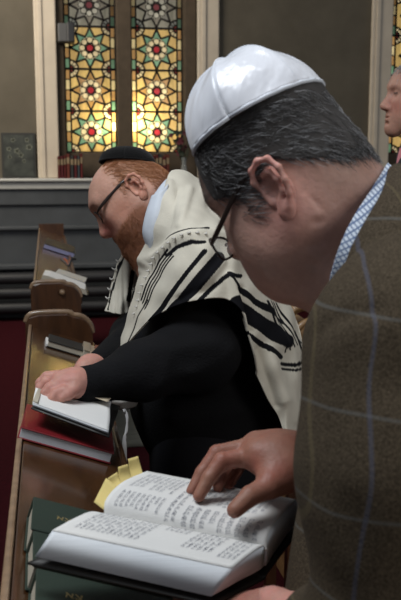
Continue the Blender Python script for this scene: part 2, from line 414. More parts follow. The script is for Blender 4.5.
def glass_window(x0, x1, kinds, nm, idx):
    gx = lambda q: PY(q, 100, WY+.16)[0]; gz = lambda q: PY(120, q, WY+.16)[2]
    X0, X1 = gx(x0), gx(x1); zb = gz(152.5); th = gz(111)-gz(152); top = ZT
    root = empty('window_%d' % idx, ((X0+X1)/2, WY+.16, zb)); root['kind'] = 'structure'
    bw = .055; hw = (X1-X0)/2-bw; hh = th/2; xm = (X0+X1)/2
    nx, nz = 120, int((top-zb)/.005)
    xs = np.linspace(X0, X1, nx); zz = np.linspace(zb, top, nz); G = np.zeros((nz, nx, 3)); G[..., 0] = xs[None]; G[..., 1] = WY+.16; G[..., 2] = zz[:, None]
    row = ((zz-zb)/th).astype(int); col = np.zeros((nz, nx, 3))
    for r_ in range(row.max()+1):
        s = row == r_; k = kinds[min(r_, len(kinds)-1)]
        xx, yy = np.meshgrid((xs-xm), zz[s]-(zb+(r_+.5)*th)); col[s] = tile_col(xx, yy, k, hw, hh)
    side = (np.abs(xs-xm) > hw)
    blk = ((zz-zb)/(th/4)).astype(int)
    bc = np.array([GRN, (.45, .26, .10), (.72, .60, .34), (.45, .26, .10)])[blk % 4]*np.where(blk >= 12, .45, 1)[:, None]  # border blocks dimmed higher up, the same shade painted in
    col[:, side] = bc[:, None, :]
    # clip sealed at the top to the arch height
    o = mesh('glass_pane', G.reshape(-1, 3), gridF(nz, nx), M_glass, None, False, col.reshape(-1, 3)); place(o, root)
    L = MB(); yl = WY+.152
    def bar(p, q, t=.0095):
        dx, dz = q[0]-p[0], q[1]-p[1]; ln = math.hypot(dx, dz); nx_, nz_ = -dz/ln*t, dx/ln*t
        v = []
        for yy in (yl-.006, yl+.006): v += [(p[0]+nx_, yy, p[1]+nz_), (q[0]+nx_, yy, q[1]+nz_), (q[0]-nx_, yy, q[1]-nz_), (p[0]-nx_, yy, p[1]-nz_)]
        L.add(v, [[0, 1, 2, 3], [7, 6, 5, 4], [0, 4, 5, 1], [1, 5, 6, 2], [2, 6, 7, 3], [3, 7, 4, 0]])
    def arc(cx, cz, r, a0, a1, n_, t=.0085):
        for i in range(n_):
            A, B = a0+(a1-a0)*i/n_, a0+(a1-a0)*(i+1)/n_
            bar((cx+r*math.cos(A), cz+r*math.sin(A)), (cx+r*math.cos(B), cz+r*math.sin(B)), t)
    nrow = int((top-zb)/th)+1
    for r_ in range(nrow):
        cz = zb+(r_+.5)*th
        if cz-hh > top: break
        bar((X0, cz-hh), (X1, cz-hh), .011)
        for i in range(8):
            a0 = i*math.pi/4; R, q = .192, .112
            tip = (xm+R*math.cos(a0), cz+R*math.sin(a0))
            for s in (-1, 1):
                v = a0+s*math.pi/8; bar(tip, (xm+q*math.cos(v), cz+q*math.sin(v)))
            v = a0+math.pi/8; bar((xm+.046*math.cos(v), cz+.046*math.sin(v)), (xm+q*math.cos(v), cz+q*math.sin(v)), .005)
            arc(xm+.075*math.cos(a0), cz+.075*math.sin(a0), .03, 0, 2*math.pi, 8, .004)
            if i % 2: 
                e = (xm+math.copysign(hw-.055, math.cos(a0)), cz+math.copysign(hh-.055, math.sin(a0))); bar(tip, e)
        arc(xm, cz, .038, 0, 2*math.pi, 12)
        for sx in (-1, 1):
            for sz in (-1, 1):
                cx_, cz_ = xm+sx*hw, cz+sz*hh; a0 = math.atan2(-sz, 0)
                st = math.pi if sx > 0 else 0; en = st+math.pi/2*(1 if (sx > 0) == (sz > 0) else -1) if sx > 0 else (-math.pi/2 if sz > 0 else math.pi/2)
                if sx > 0: en = math.pi+(math.pi/2 if sz > 0 else -math.pi/2)
                arc(cx_, cz_, .082, st, en, 6); arc(cx_, cz_, .036, st, en, 4)
                m_ = (st+en)/2
                for q in (st+(en-st)/3, st+(en-st)*2/3): bar((cx_+.036*math.cos(q), cz_+.036*math.sin(q)), (cx_+.082*math.cos(q), cz_+.082*math.sin(q)), .004)
            for q in range(4):
                zq = cz-hh+q*th/4; bar((xm+sx*hw, zq), (xm+sx*(hw+bw), zq), .006)
    for x in (X0+.006, xm-hw, xm+hw, X1-.006): bar((x, zb), (x, top), .008)
    L.build('lead_came', M_lead, root)
    return X0, X1, zb
w1 = glass_window(65, 116.5, (1, 2, 1, 0), 'l', 1)
w2 = glass_window(131, 182.5, (1, 2, 1, 0), 'r', 2)
w3 = glass_window(388, 440, (2, 2, 2, 2), 'f', 3)
# reveals, mullion
zb = w1[2]
trim((wx(57), WY+.02, zs1), (w1[0], WY+.3, ZT), M_reveal)
trim((w1[1], WY+.03, zs1), (w2[0], WY+.3, ZT), M_reveal)
trim((w2[1], WY+.02, zs1), (wx(197), WY+.3, ZT), M_reveal)
trim((w1[0], WY+.1, zs1), (w2[1], WY+.25, zb), M_reveal)
trim((w3[0], WY+.1, zs1), (w3[1], WY+.25, zb), M_reveal)
# daylight outside the coloured glass
area('window_daylight', (wx(124), WY+1.2, wz(95)), (wx(124), WY, wz(95)), 2.2, 21, (1.0, .93, .78), 2.2)
area('window_daylight_side', (wx(414), WY+1.0, wz(95)), (wx(414), WY, wz(95)), 1.2, 12, (1.0, .93, .78), 2.0)
def spotl(px, py, e):
    pl = bpy.data.lights.new('low_sun_glint', 'POINT'); pl.energy = e; pl.shadow_soft_size = .05; pl.color = (1, .87, .5)
    po = bpy.data.objects.new('low_sun_glint', pl); C.objects.link(po); po.location = PY(px, py, WY+.16+.12)
spotl(113, 124, 9.0); spotl(134, 121, 14.0)
# small black box on the window reveal
sb = empty('wall_speaker', PY(64, 43, WY-.1)); prop(sb, 'small black and grey box speaker mounted beside the left stained glass window', 'speaker')
p0, p1 = PY(58, 43, WY-.05), PY(67, 25, WY-.05); MB().box((p0[0], WY-.16, p0[2]), (p1[0], WY-.0, p1[2])).build('cabinet', mat('grey_plastic', (.09, .09, .09), .5), sb, bevel=.01)
p0, p1 = PY(67, 44, WY-.05), PY(74, 24, WY-.05); MB().box((p0[0], WY-.18, p0[2]), (p1[0], WY-.02, p1[2])).build('front_grille', M_box, sb, bevel=.01)
# wall picture behind the rail
pr = empty('picture', PY(19, 178, WY-.03)); prop(pr, 'dark framed picture of pale flowers leaning on the sill at far left', 'picture')
p0, p1 = PY(2.5, 178, WY-.03), PY(35, 133, WY-.03)
MB().box((p0[0], WY-.035, p0[2]), (p1[0], WY-.003, p1[2])).build('frame', mat('dark_picture_frame', (.03, .03, .026), .5), pr)
cv = MB().box((p0[0]+.02, WY-.039, p0[2]+.02), (p1[0]-.02, WY-.034, p1[2]-.02)).build('canvas', mat('painted_canvas', (.05, .055, .045), .45, var=.7, vscale=9), pr)
pb = MB()
for (qx, qy, s) in ((13, 140, 2), (9, 149, 2), (17, 151, 2.4), (27, 140, 2), (29, 147, 2.6), (21, 155, 2.2), (24, 161, 1.6), (10, 157, 1.6)):
    q = PY(qx, qy, WY-.041)
    for k in range(5):
        a = k*1.256; cx_, cz_ = q[0]+math.cos(a)*s*.006, q[2]+math.sin(a)*s*.006
        pb.add([(cx_+math.cos(t*1.047)*s*.006, WY-.0405, cz_+math.sin(t*1.047)*s*.006) for t in range(6)], [[0, 1, 2, 3, 4, 5]])
pb.build('painted_flowers', mat('pale_petals', (.17, .18, .14), .6, var=.4, vscale=30), pr)

# small prayer books on the window sill
def book_closed(name, M, L, Wd, T, cover, edge, far_spine=True, ct=.003):
    """book lying flat in local axes: x length 0..L, y 0..Wd (spine at y=0), z 0..T, placed by matrix M"""
    root = bpy.data.objects.new(name, None); C.objects.link(root); root.matrix_world = M; root.empty_display_size = .05
    b = MB(); b.box((0, 0, 0), (L, Wd, ct)); b.box((0, 0, T-ct), (L, Wd, T)); b.box(*(((0, Wd-ct, 0), (L, Wd+.001, T)) if far_spine else ((0, -.001, 0), (L, ct, T))))
    c = bb(b, 'cover', cover, root, .0012)
    e = MB(); i = .003; e.box((i, i, ct), (L-i, Wd-ct, T-ct)); bb(e, 'pages', edge, root)
    return root
def bb(b, name, m, root, bevel=0):
    me = bpy.data.meshes.new(name); me.from_pydata(b.V, [], b.F); me.update(); o = link(name, me, m, root)
    if bevel: q = o.modifiers.new('b', 'BEVEL'); q.width = bevel; q.segments = 1
    return o
def cloth_var(c): return mat('book_cloth', c, .6, .3)
spine_m = [cloth_var(c) for c in ((.11, .016, .015), (.09, .014, .016), (.13, .03, .02), (.035, .035, .035), (.05, .06, .07))]
M_label = mat('spine_gilt', (.25, .18, .1), .5)
k = 0
for (x0, x1) in ((57, 82), (146, 168)):
    x = x0; kb = k
    while x < x1-1:
        wpx = random.uniform(2.5, 4.0); X0, X1 = wx(x), wx(x+wpx-.4)
        hh_ = random.uniform(.205, .235); z0 = zs1; yb = WY-.17
        root = empty('prayer_book', ((X0+X1)/2, yb+.07, z0))
        m_ = spine_m[(0, 1, 0, 2, 3, 1, 4, 0, 2, 1, 0, 3, 1, 2, 0, 1)[k % 16]]
        cm_ = {0: 'maroon', 1: 'dark red', 2: 'brownish red', 3: 'black', 4: 'slate'}[spine_m.index(m_)]
        MB().box((X0, yb, z0), (X1, yb+.005, z0+hh_)).box((X0, yb, z0), (X0+.003, yb+.14, z0+hh_)).box((X1-.003, yb, z0), (X1, yb+.14, z0+hh_)).build('cover', m_, root)
        MB().box((X0+.003, yb+.005, z0+.004), (X1-.003, yb+.136, z0+hh_-.005)).build('pages', M_edgec, root)
        MB().box((X0+.003, yb-.001, z0+hh_*.6), (X1-.003, yb, z0+hh_*.85)).build('spine_label', M_label, root)
        side = 'from the left, under the left stained window' if x0 < 100 else 'from the left, beside the flower vase'
        prop(root, '%s prayer book, %s upright book %s' % (cm_, ('first','second','third','fourth','fifth','sixth','seventh','eighth','ninth','tenth')[k-kb], side), 'book', 'prayer books on the window sill')
        x += wpx; k += 1
# vase of flowers on the sill
vz = PY(184, 177.5, WY-.12); vz[2] = zs1
va = empty('flower_vase', vz); prop(va, 'clear glass vase of dark red flowers on the window sill', 'vase')
prof = [(.035, 0), (.04, .03), (.03, .1), (.022, .14), (.03, .2)]
V = [(vz[0]+r*math.cos(t*math.pi/8), vz[1]+r*math.sin(t*math.pi/8), vz[2]+h) for r, h in prof for t in range(16)]
b = MB(); b.add(V, [[i*16+j, i*16+(j+1) % 16, (i+1)*16+(j+1) % 16, (i+1)*16+j] for i in range(4) for j in range(16)]+[list(range(16))])
b.build('glass_body', mat('vase_glass', (.35, .37, .36), .1, .6, alpha=.5), va, smooth=True)
fb = MB(); lb = MB()
for i in range(26):
    a = random.uniform(0, 6.28); r = random.uniform(.0, .13); z = random.uniform(.22, .44); c0 = np.array([vz[0]-.03+r*math.cos(a), vz[1]+r*math.sin(a)*.5-.02, vz[2]+z])
    lb.add(*tube_geo([vz+np.array([0, 0, .1]), (vz+c0)/2+np.array([0, 0, .06]), c0], .003, 4, 4))
    tgt = fb if i % 2 else lb
    for k in range(5):
        t = k*1.256; d1 = np.array([math.cos(t), .3*math.sin(t), math.sin(t)])*.022; d2 = np.array([-math.sin(t), -.4, math.cos(t)])*.012
        tgt.add([c0, c0+d1*.6+d2, c0+d1*1.25, c0+d1*.6-d2], [[0, 1, 2, 3]])
fb.build('blossoms', mat('red_petals', (.10, .012, .02), .7), va); lb.build('stems', mat('dark_leaves', (.02, .03, .015), .7), va)

# ------------------------------------------------------------ pews (run along +Y)
XE = PZ(10, 600, .95)[0]                       # high left edge of the book ledge
SL = math.tan(math.radians(19)); DW = .185
def pew(y0, y1, label, near):
    root = empty('pew', (XE+DW/2, (y0+y1)/2, 0)); prop(root, label, 'pew')
    zt = lambda x: .95-(x-XE)*SL
    th = .022
    MB().prism([(XE, .95), (XE+DW, .95-DW*SL), (XE+DW, .95-DW*SL-th), (XE, .95-th)], y0, y1).build('book_ledge', M_wood, root, bevel=.003)
    MB().box((XE-.012, y0, .935), (XE-.001, y1, .956)).build('edge_rail', M_wood3, root, bevel=.004)
    MB().box((XE-.01, y0, 0), (XE+.012, y1, .927)).build('front_panel', M_wood2, root)
    MB().box((XE+.012, y0, .52), (XE+DW-.02, y1, .54)).build('shelf', M_wood2, root)
    def end(y, z_top):
        poly = [(XE-.022, 0), (XE+DW+.004, 0), (XE+DW+.004, z_top-.07)]
        for i in range(6):
            a = i/5*math.pi/2; poly.append((XE+DW-.056+.06*math.cos(a), z_top-.07+.06*math.sin(a)))
        poly += [(XE+DW-.075, z_top), (XE+.02, z_top), (XE-.01, z_top-.008), (XE-.022, z_top-.03)]
        e = MB().prism(poly, y, y+.035).build('end_panel', M_wood2, root, bevel=.004)
        rim = [(x, y+.0175, z+.004) for x, z in poly[2:]]
        tube('end_rim', rim, .009, M_wood3, root, 8, 40)
        return e
    return root, end
yn1 = PZ(33, 326, .95)[1]
pn, end = pew(.25, yn1, 'long polished wooden pew desk holding the books of both men', True)
end(yn1, .985)
yf0 = PZ(40, 284, .95)[1]; yf1 = PZ(38, 229, .95)[1]
pf, end = pew(yf0, yf1, 'farther wooden pew desk with keyhole in its end panel', False)
end(yf0-.035, .958)
q = PY(62, 292, yf0-.035); tube('lock_knob', [(q[0], yf0-.035, q[2]), (q[0], yf0-.055, q[2])], [.014, .010], M_wood3, pf, 10, 3)
MB().box((XE-.012, yf1, .75), (XE+DW, yf1+.03, .99)).build('back_board', M_wood2, pf)
MB().box((XE+DW-.005, yf0, .95-DW*SL-.03), (XE+DW+.01, yf1, .95-DW*SL+.012)).build('ledge_lip', M_wood2, pf, bevel=.004)
MB().box((XE+DW-.005, .25, .95-DW*SL-.03), (XE+DW+.008, yn1, .95-DW*SL+.006)).build('ledge_lip', M_wood, pn, bevel=.004)
# ledge frame: local x down the slope, y toward the camera? -> matrix helper
ca, sa = math.cos(math.radians(19)), math.sin(math.radians(19))
def ledgeM(s, y, rot=0, h=.0005, flip=False):
    """origin s metres down the slope, at world y; local x down-slope, y world +Y, z off the ledge"""
    B = Matrix(((ca, 0, sa, XE+s*ca+h*sa), (0, 1, 0, y), (-sa, 0, ca, .95-s*sa+h*ca), (0, 0, 0, 1)))
    return B @ Matrix.Rotation(rot, 4, 'Z')
# three green books on the near ledge
gy = [PZ(25, 499, .975)[1], PZ(21, 533, .975)[1], PZ(17, 570, .975)[1], PZ(12, 606, .975)[1]]
def letters(txt, size, m, root, M, name='title_lettering'):
    cu = bpy.data.curves.new(name, 'FONT'); cu.body = txt; cu.size = size; cu.extrude = .0002
    t = bpy.data.objects.new('tmp', cu); C.objects.link(t); bpy.context.view_layer.update()
    me = bpy.data.meshes.new_from_object(t.evaluated_get(bpy.context.evaluated_depsgraph_get())); bpy.data.objects.remove(t)
    o = link(name, me, m, root); o.matrix_parent_inverse = Matrix.Identity(4); o.matrix_local = M; return o
labs = ['dark green cloth prayer book, farthest of three lying on the pew ledge', 'dark green cloth prayer book, middle one of three lying on the pew ledge',
        'dark green cloth prayer book, nearest of three, lowest in the photo']
for i in range(3):
    Wd = gy[i]-gy[i+1]-.006
    M = ledgeM(.012+.004*i, gy[i+1]+.003, math.radians((-1, .5, -.5)[i]), .0015)
    r_ = book_closed('prayer_book', M, .20, Wd, .034, M_green, M_edgec)
    prop(r_, labs[i], 'book', 'green prayer books on the near ledge')
    if i != 1:
        letters('\u05D0\u05E6', .019, M_gold, r_, Matrix.Translation((.034, Wd*(.45 if i == 0 else .30), .0343)) @ Matrix.Rotation(math.radians(0), 4, 'Z'))
# red closed book in front of the red-haired man
y0 = PZ(22, 433, .965)[1]; y1 = PZ(27, 406, .975)[1]
rb_ = book_closed('prayer_book', ledgeM(-.012, y0, math.radians(-3), .0015), .180, y1-y0+.02, .023, M_red, M_edge)
prop(rb_, 'closed dark red prayer book with white page edges facing the camera', 'book')
letters('\u05E1\u05D3', .02, mat('blind_gilt', (.30, .09, .07), .4), rb_, Matrix.Translation((.05, .05, .0323)))
# ------------------------------------------------------------ open books
def open_book(name, rowsN, rowsF, coverm, label, nu=30, nv=16, parent=None):
    """page surfaces given as nets of world points"""
    return None
def slab(name, top, bot, m, parent, col=None):
    """closed block between two grids"""
    nv, nu = top.shape[:2]; A = top.reshape(-1, 3); B = bot.reshape(-1, 3); n = len(A)
    idx = np.arange(n).reshape(nv, nu); loop = np.concatenate([idx[0, :], idx[1:, -1], idx[-1, -2::-1], idx[-2:0:-1, 0]])
    F = [gridF(nv, nu), gridF(nv, nu, n)[:, ::-1]]; nx = np.roll(loop, -1); F.append(np.stack([loop, loop+n, nx+n, nx], 1))
    o = mesh(name, np.vstack([A, B]), np.vstack(F), m, None, False)
    bm = bmesh.new(); bm.from_mesh(o.data); bmesh.ops.recalc_face_normals(bm, faces=bm.faces); bm.to_mesh(o.data); bm.free()
    return place(o, parent)
def printed(name, G, blocks, m, parent, off=.0007):
    """lines of small letters wrapped on the page grid; block = (u0,u1,v0,v1,lines,size) lines run across v"""
    nv, nu = G.shape[:2]; N = gridnormals(G)
    VV = []; FF = []; words = ['\u05D1\u05E8\u05D5\u05DA', '\u05D0\u05EA\u05D4', '\u05E9\u05DC\u05D5\u05DD', '\u05D9\u05D5\u05DD', '\u05E2\u05DC', '\u05DB\u05DC', '\u05D4\u05DE\u05DC\u05DA', '\u05D0\u05E9\u05E8']
    def samp(A, u, v):
        x = np.clip(u*(nu-1), 0, nu-1.001); y = np.clip(v*(nv-1), 0, nv-1.001); i = x.astype(int); j = y.astype(int); fx = (x-i)[:, None]; fy = (y-j)[:, None]
        return (A[j, i]*(1-fx)+A[j, i+1]*fx)*(1-fy)+(A[j+1, i]*(1-fx)+A[j+1, i+1]*fx)*fy
    for (u0, u1, v0, v1, nl, fill) in blocks:
        for li in range(nl):
            body = ' '.join(random.choice(words)[::-1] for _ in range(fill))
            cu = bpy.data.curves.new('t', 'FONT'); cu.body = body; cu.size = 1; cu.resolution_u = 1
            t = bpy.data.objects.new('tmp', cu); C.objects.link(t); bpy.context.view_layer.update()
            me = bpy.data.meshes.new_from_object(t.evaluated_get(bpy.context.evaluated_depsgraph_get())); bpy.data.objects.remove(t)
            if len(me.vertices) == 0: continue
            co = np.empty(len(me.vertices)*3); me.vertices.foreach_get('co', co); co = co.reshape(-1, 3)
            wd = co[:, 0].max(); pit = (u1-u0)/nl; e = random.uniform(.88, 1) if li % 4 != 3 else random.uniform(.4, .9)
            u = u0+pit*(li+.75)-co[:, 1]*pit*.85; v = v0+(v1-v0)*(1-e+e*co[:, 0]/wd)
            s = samp(G, u, v); nn = samp(N, u, v); nn = nn*np.sign(nn[:, 2].mean()+1e-9)
            
            b = sum(len(q) for q in VV); VV.append(s+nn*off); FF += [[k+b for k in p.vertices] for p in me.polygons]
            bpy.data.meshes.remove(me)
    o = mesh(name, np.vstack(VV), FF, m); return place(o, parent)

# the near man's open book (gutter runs left to right in the picture)
root = empty('prayer_book', P(150, 560, .97)); prop(root, 'large open prayer book with yellow notes, held by the man in the tweed jacket', 'book')
# near half: rows from gutter to fore edge; columns left -> right
def row(l, r, n=4, sag=0): l = np.array(l, float); r = np.array(r, float); return [P(*(l+(r-l)*t)) for t in np.linspace(0, 1, n)]
nearT = net([row((103, 516, 1.00), (265, 552, .985)), row((92, 512, .995), (263, 546, .98)), row((74, 519, .965), (249, 555, .95)), row((52, 531, .942), (232, 569, .925))], 40, 20)
nearB = net([row((101, 527, 1.005), (264, 566, .99)), row((88, 531, .985), (258, 571, .97)), row((62, 543, .955), (235, 583, .94)), row((35, 556.5, .925), (211, 596.5, .908))], 40, 20)
slab('page_block', nearT, nearB, M_edge, root)
G1 = nearT+np.array([0, 0, .0006]); sheet('left_page', G1, M_page, root, .0006)
printed('print', G1+np.array([0, 0, .0004]), [(.06, .42, .15, .85, 12, 5), (.46, .60, .15, .5, 5, 3), (.64, .82, .12, .8, 6, 5), (.86, .97, .15, .85, 4, 5)], M_ink, root)
farT = net([row((104, 517, 1.0), (267, 552, .985)), row((106, 500, 1.01), (268, 535, .995)), row((122, 483, 1.05), (280, 517, 1.03)), row((147, 471.5, 1.11), (296, 500, 1.09))], 40, 20)
farB = net([row((104, 528, 1.005), (266, 566, .99)), row((110, 520, 1.03), (272, 556, 1.015)), row((132, 501, 1.07), (288, 533, 1.05)), row((150, 488, 1.115), (302, 516, 1.095))], 40, 20)
slab('page_block', farT, farB, M_edge, root)
G2 = farT+np.array([0, 0, .0006]); sheet('right_page', G2, M_page, root, .0006)
printed('print', G2+np.array([0, 0, .0004]), [(.05, .33, .62, .93, 9, 4), (.05, .33, .25, .55, 9, 4), (.36, .44, .15, .9, 2, 7), (.46, .95, .12, .52, 9, 4), (.46, .9, .58, .92, 12, 5)], M_ink, root)
cvr = net([row((27, 560, .93), (214, 602, .908)), row((88, 535, .99), (262, 577, .975)), row((101, 530, 1.01), (267, 571, .995)), row((130, 506, 1.075), (292, 538, 1.055)), row((150, 490, 1.12), (308, 520, 1.10))], 30, 24)
sheet('cover', cvr-np.array([0, 0, .004]), M_dark, root, .003)
# yellow sticky notes peeking out of the far page
def note(a, b, c, d):
    G = net([[P(*a), P(*b)], [P(*((np.array(a)+np.array(d))/2+np.array([0, 0, .004]))), P(*((np.array(b)+np.array(c))/2+np.array([0, 0, .004])))], [P(*d), P(*c)]], 6, 8)
    sheet('paper_note', G, M_yel, root, .0006)['label'] = 'yellow paper note'
note((94, 502, 1.06), (104, 510, 1.05), (118, 487, 1.08), (106, 478, 1.09))
note((118, 467, 1.10), (128, 464, 1.10), (133, 484, 1.095), (119, 488, 1.09))
note((128, 459, 1.115), (138, 456, 1.115), (144, 478, 1.105), (131, 482, 1.105))
note((108, 478, 1.09), (117, 472, 1.10), (124, 488, 1.085), (112, 492, 1.08))

# the red-haired man's open book
root = empty('prayer_book', P(75, 400, 1.75)); prop(root, 'open prayer book with blank white pages under the red-haired man\'s hand', 'book')
T = net([row((32.5, 403, 1.56), (108.5, 431, 1.54)), row((35, 391, 1.62), (110, 418, 1.60)), row((38, 381, 1.68), (110, 406, 1.66)), row((44, 374, 1.73), (112, 398, 1.71)), row((52, 371, 1.79), (116, 392, 1.77))], 24, 16)
Bm = T-np.array([0, 0, .006])
slab('page_block', T, Bm, M_edge, root); sheet('left_page', T+np.array([0, 0, .0008]), M_page, root, .0006)
Gp = net([row((62, 389, 1.66), (108, 405, 1.64)), row((66, 383, 1.71), (113, 399, 1.69)), row((70, 378, 1.76), (118, 394, 1.74))], 20, 10)
sheet('right_page', Gp+np.array([0, 0, .006]), mat('brownish_paper', (.50, .42, .30), .8, var=.15), root, .001)  # browner than the facing page
printed('print', Gp+np.array([0, 0, .0068]), [(.3, .95, .1, .9, 8, 3)], M_ink, root)
sheet('cover', net([row((31, 409, 1.555), (109, 438, 1.535)), row((50, 384, 1.80), (120, 407, 1.78))], 6, 6)-np.array([0, 0, -.001]), M_dark, root, .002)
sheet('ribbon_edge', net([row((33, 403, 1.565), (45, 374, 1.73)), row((38, 405, 1.56), (47, 377, 1.73))], 8, 6)+np.array([0, 0, .004]), M_edgec, root, .003)

# books lying at the far end of the near ledge
def ledge_at(px, py): return PZ(px, py, .93)
for i, (px, py, L, Wd, T_, cm_, lab) in enumerate((
        (46, 349, .14, .10, .02, M_dark, 'dark closed book lying flat near the end of the pew ledge'),
        (80, 352, .022, .12, .035, mat('buff_cloth', (.34, .27, .19), .6), 'thin buff booklet standing in the pew rack, left of three'),
        (86, 354, .016, .12, .035, mat('tan_cloth', (.40, .30, .2), .6), 'thin tan booklet standing in the pew rack, middle of three'),
        (91, 356, .014, .12, .045, mat('rust_cloth', (.24, .08, .04), .6), 'rusty red booklet standing in the pew rack, right of three'))):
    q = ledge_at(px, py); s = (q[0]-XE)/ca
    r_ = book_closed('booklet' if i else 'prayer_book', ledgeM(s, q[1], math.radians(-2), .0015), L, Wd, T_, cm_, M_edgec); prop(r_, lab, 'book')
q = PZ(45, 342, .95)
sl_ = MB().box((0, 0, 0), (.009, .10, .008)); o = bb(sl_, 'paper_slip', M_page, None); o.matrix_world = ledgeM((q[0]-XE)/ca, q[1], 0, .001)
prop(o, 'narrow white paper slip lying on the pew ledge near its rim', 'paper')
# things on the farther pew
q = PZ(43, 247, .95)
r_ = book_closed('prayer_book', ledgeM(.025, q[1], math.radians(-2), .0015), .20, .5, .03, M_dark, mat('violet_paper', (.42, .42, .66), .6)); prop(r_, 'closed book with violet-white page edges on the farther pew', 'book')
q = PZ(45, 281, .95)
root = bpy.data.objects.new('prayer_book', None); C.objects.link(root); root.matrix_world = ledgeM(.02, q[1]+.05, math.radians(-3), .001)
b = MB(); b.prism([(0, .028), (.03, .03), (.20, .022), (.215, .002), (0, .002)], 0, .22); bb(b, 'page_block', M_edgec, root)
b = MB(); b.prism([(0.002, .0285), (.03, .0305), (.20, .0225), (.03, .032)], .005, .215); bb(b, 'open_page', M_page, root)
b = MB(); b.box((-.004, -.005, 0), (.22, .23, .002)); bb(b, 'cover', M_dark, root); prop(root, 'cream-paged open book at the near end of the farther pew', 'book')
r_ = book_closed('prayer_book', ledgeM(.085, q[1]+.36, math.radians(-6), .0015), .15, .20, .02, mat('pale_cover', (.55, .53, .48), .6), M_page); prop(r_, 'slim pale book behind the cream-paged book on the farther pew', 'book')
g = empty('gloves', PZ(69, 266, .93)); prop(g, 'bundle of orange and black knitted gloves on the farther pew', 'gloves')
gq = np.array(g.location)
for k in range(5):
    a = -.9+k*.45; tube('glove_finger', [gq, gq+np.array([.02*math.sin(a), .06, .012+.004*k]), gq+np.array([.05*math.sin(a), .10, .016+.014*math.cos(a)])], [.006, .008, .005], mat('orange_knit', (.32, .07, .02), .8) if k % 2 else M_box, g, 8, 8)

# step and boards in the row beyond
o = MB().box((PZ(108, 400, .03)[0], PZ(120, 443, .03)[1], 0), (PZ(108, 400, .03)[0]+1.3, PZ(120, 443, .03)[1]+1.3, .03)).build('floor_step', M_stone, bevel=.01)
prop(o, 'low grey boarded step across the pew row', 'step')
# the carved bench end behind the men
bx = P(300, 350, 2.75)
be = empty('bench', (bx[0]+.35, bx[1]+.1, 0)); prop(be, 'wooden bench with a rope-carved end behind the two men', 'bench')
zt = P(305, 312, 2.75)[2]
MB().box((bx[0]-.02, bx[1], 0), (bx[0]+.02, bx[1]+.30, zt-.02)).build('end_panel', M_oak, be, bevel=.008)
MB().box((bx[0]+.02, bx[1]+.02, .40), (bx[0]+.28, bx[1]+.30, .45)).build('seat', M_oak, be, bevel=.008)
MB().box((bx[0]+.02, bx[1]+.02, .45), (bx[0]+.28, bx[1]+.05, zt-.06)).build('backrest', M_oak, be, bevel=.008)
cb = MB()
pth = cr([P(288, 322, 2.72), P(291, 311, 2.72), P(302, 305.5, 2.73), (P(322, 304, 2.75)), P(345, 306, 2.78)], 30)
cb.add(*tube_geo(pth, .020, 10))
for i in range(1, 29, 2):
    t = pth[i]; cb.add(*tube_geo([t+np.array([-.012, -.018, -.012]), t+np.array([0, -.023, .004]), t+np.array([.012, -.010, .020])], .008, 6, 5))
cb.build('carved_rail', M_oak, be, smooth=True)
tube('scroll', [P(288, 322, 2.72), P(295, 330, 2.70), P(305, 322, 2.70), P(318, 318, 2.71), P(322, 322, 2.71)], [.012, .014, .01, .008, .006], M_oak, be, 8, 20)
# blue and white packet at the bench
q = P(289, 431, 2.2)
o = MB().box((q[0]-.03, q[1]-.03, q[2]-.012), (q[0]+.10, q[1]+.1, q[2]+.004)).build('packet', M_page)
prop(o, 'small white packet with a blue stripe lying beside the shawl hem', 'packet')
o2 = MB().box((q[0]-.0305, q[1]-.0305, q[2]+.002), (q[0]+.1005, q[1]+.1005, q[2]+.016)).build('blue_lid', M_blue, o)
sc_ = MB().box((q[0]-.03, q[1]-.06, q[2]-.05), (q[0]+.26, q[1]+.22, q[2]-.012)).build('stool', M_wood2, bevel=.008)
for lx in (-.01, .21):
    for ly in (-.04, .17): MB().box((q[0]+lx, q[1]+ly, 0), (q[0]+lx+.03, q[1]+ly+.03, q[2]-.05)).build('leg', M_wood2, sc_); prop(sc_, 'dark wooden stool with four legs behind the red-haired man', 'stool')

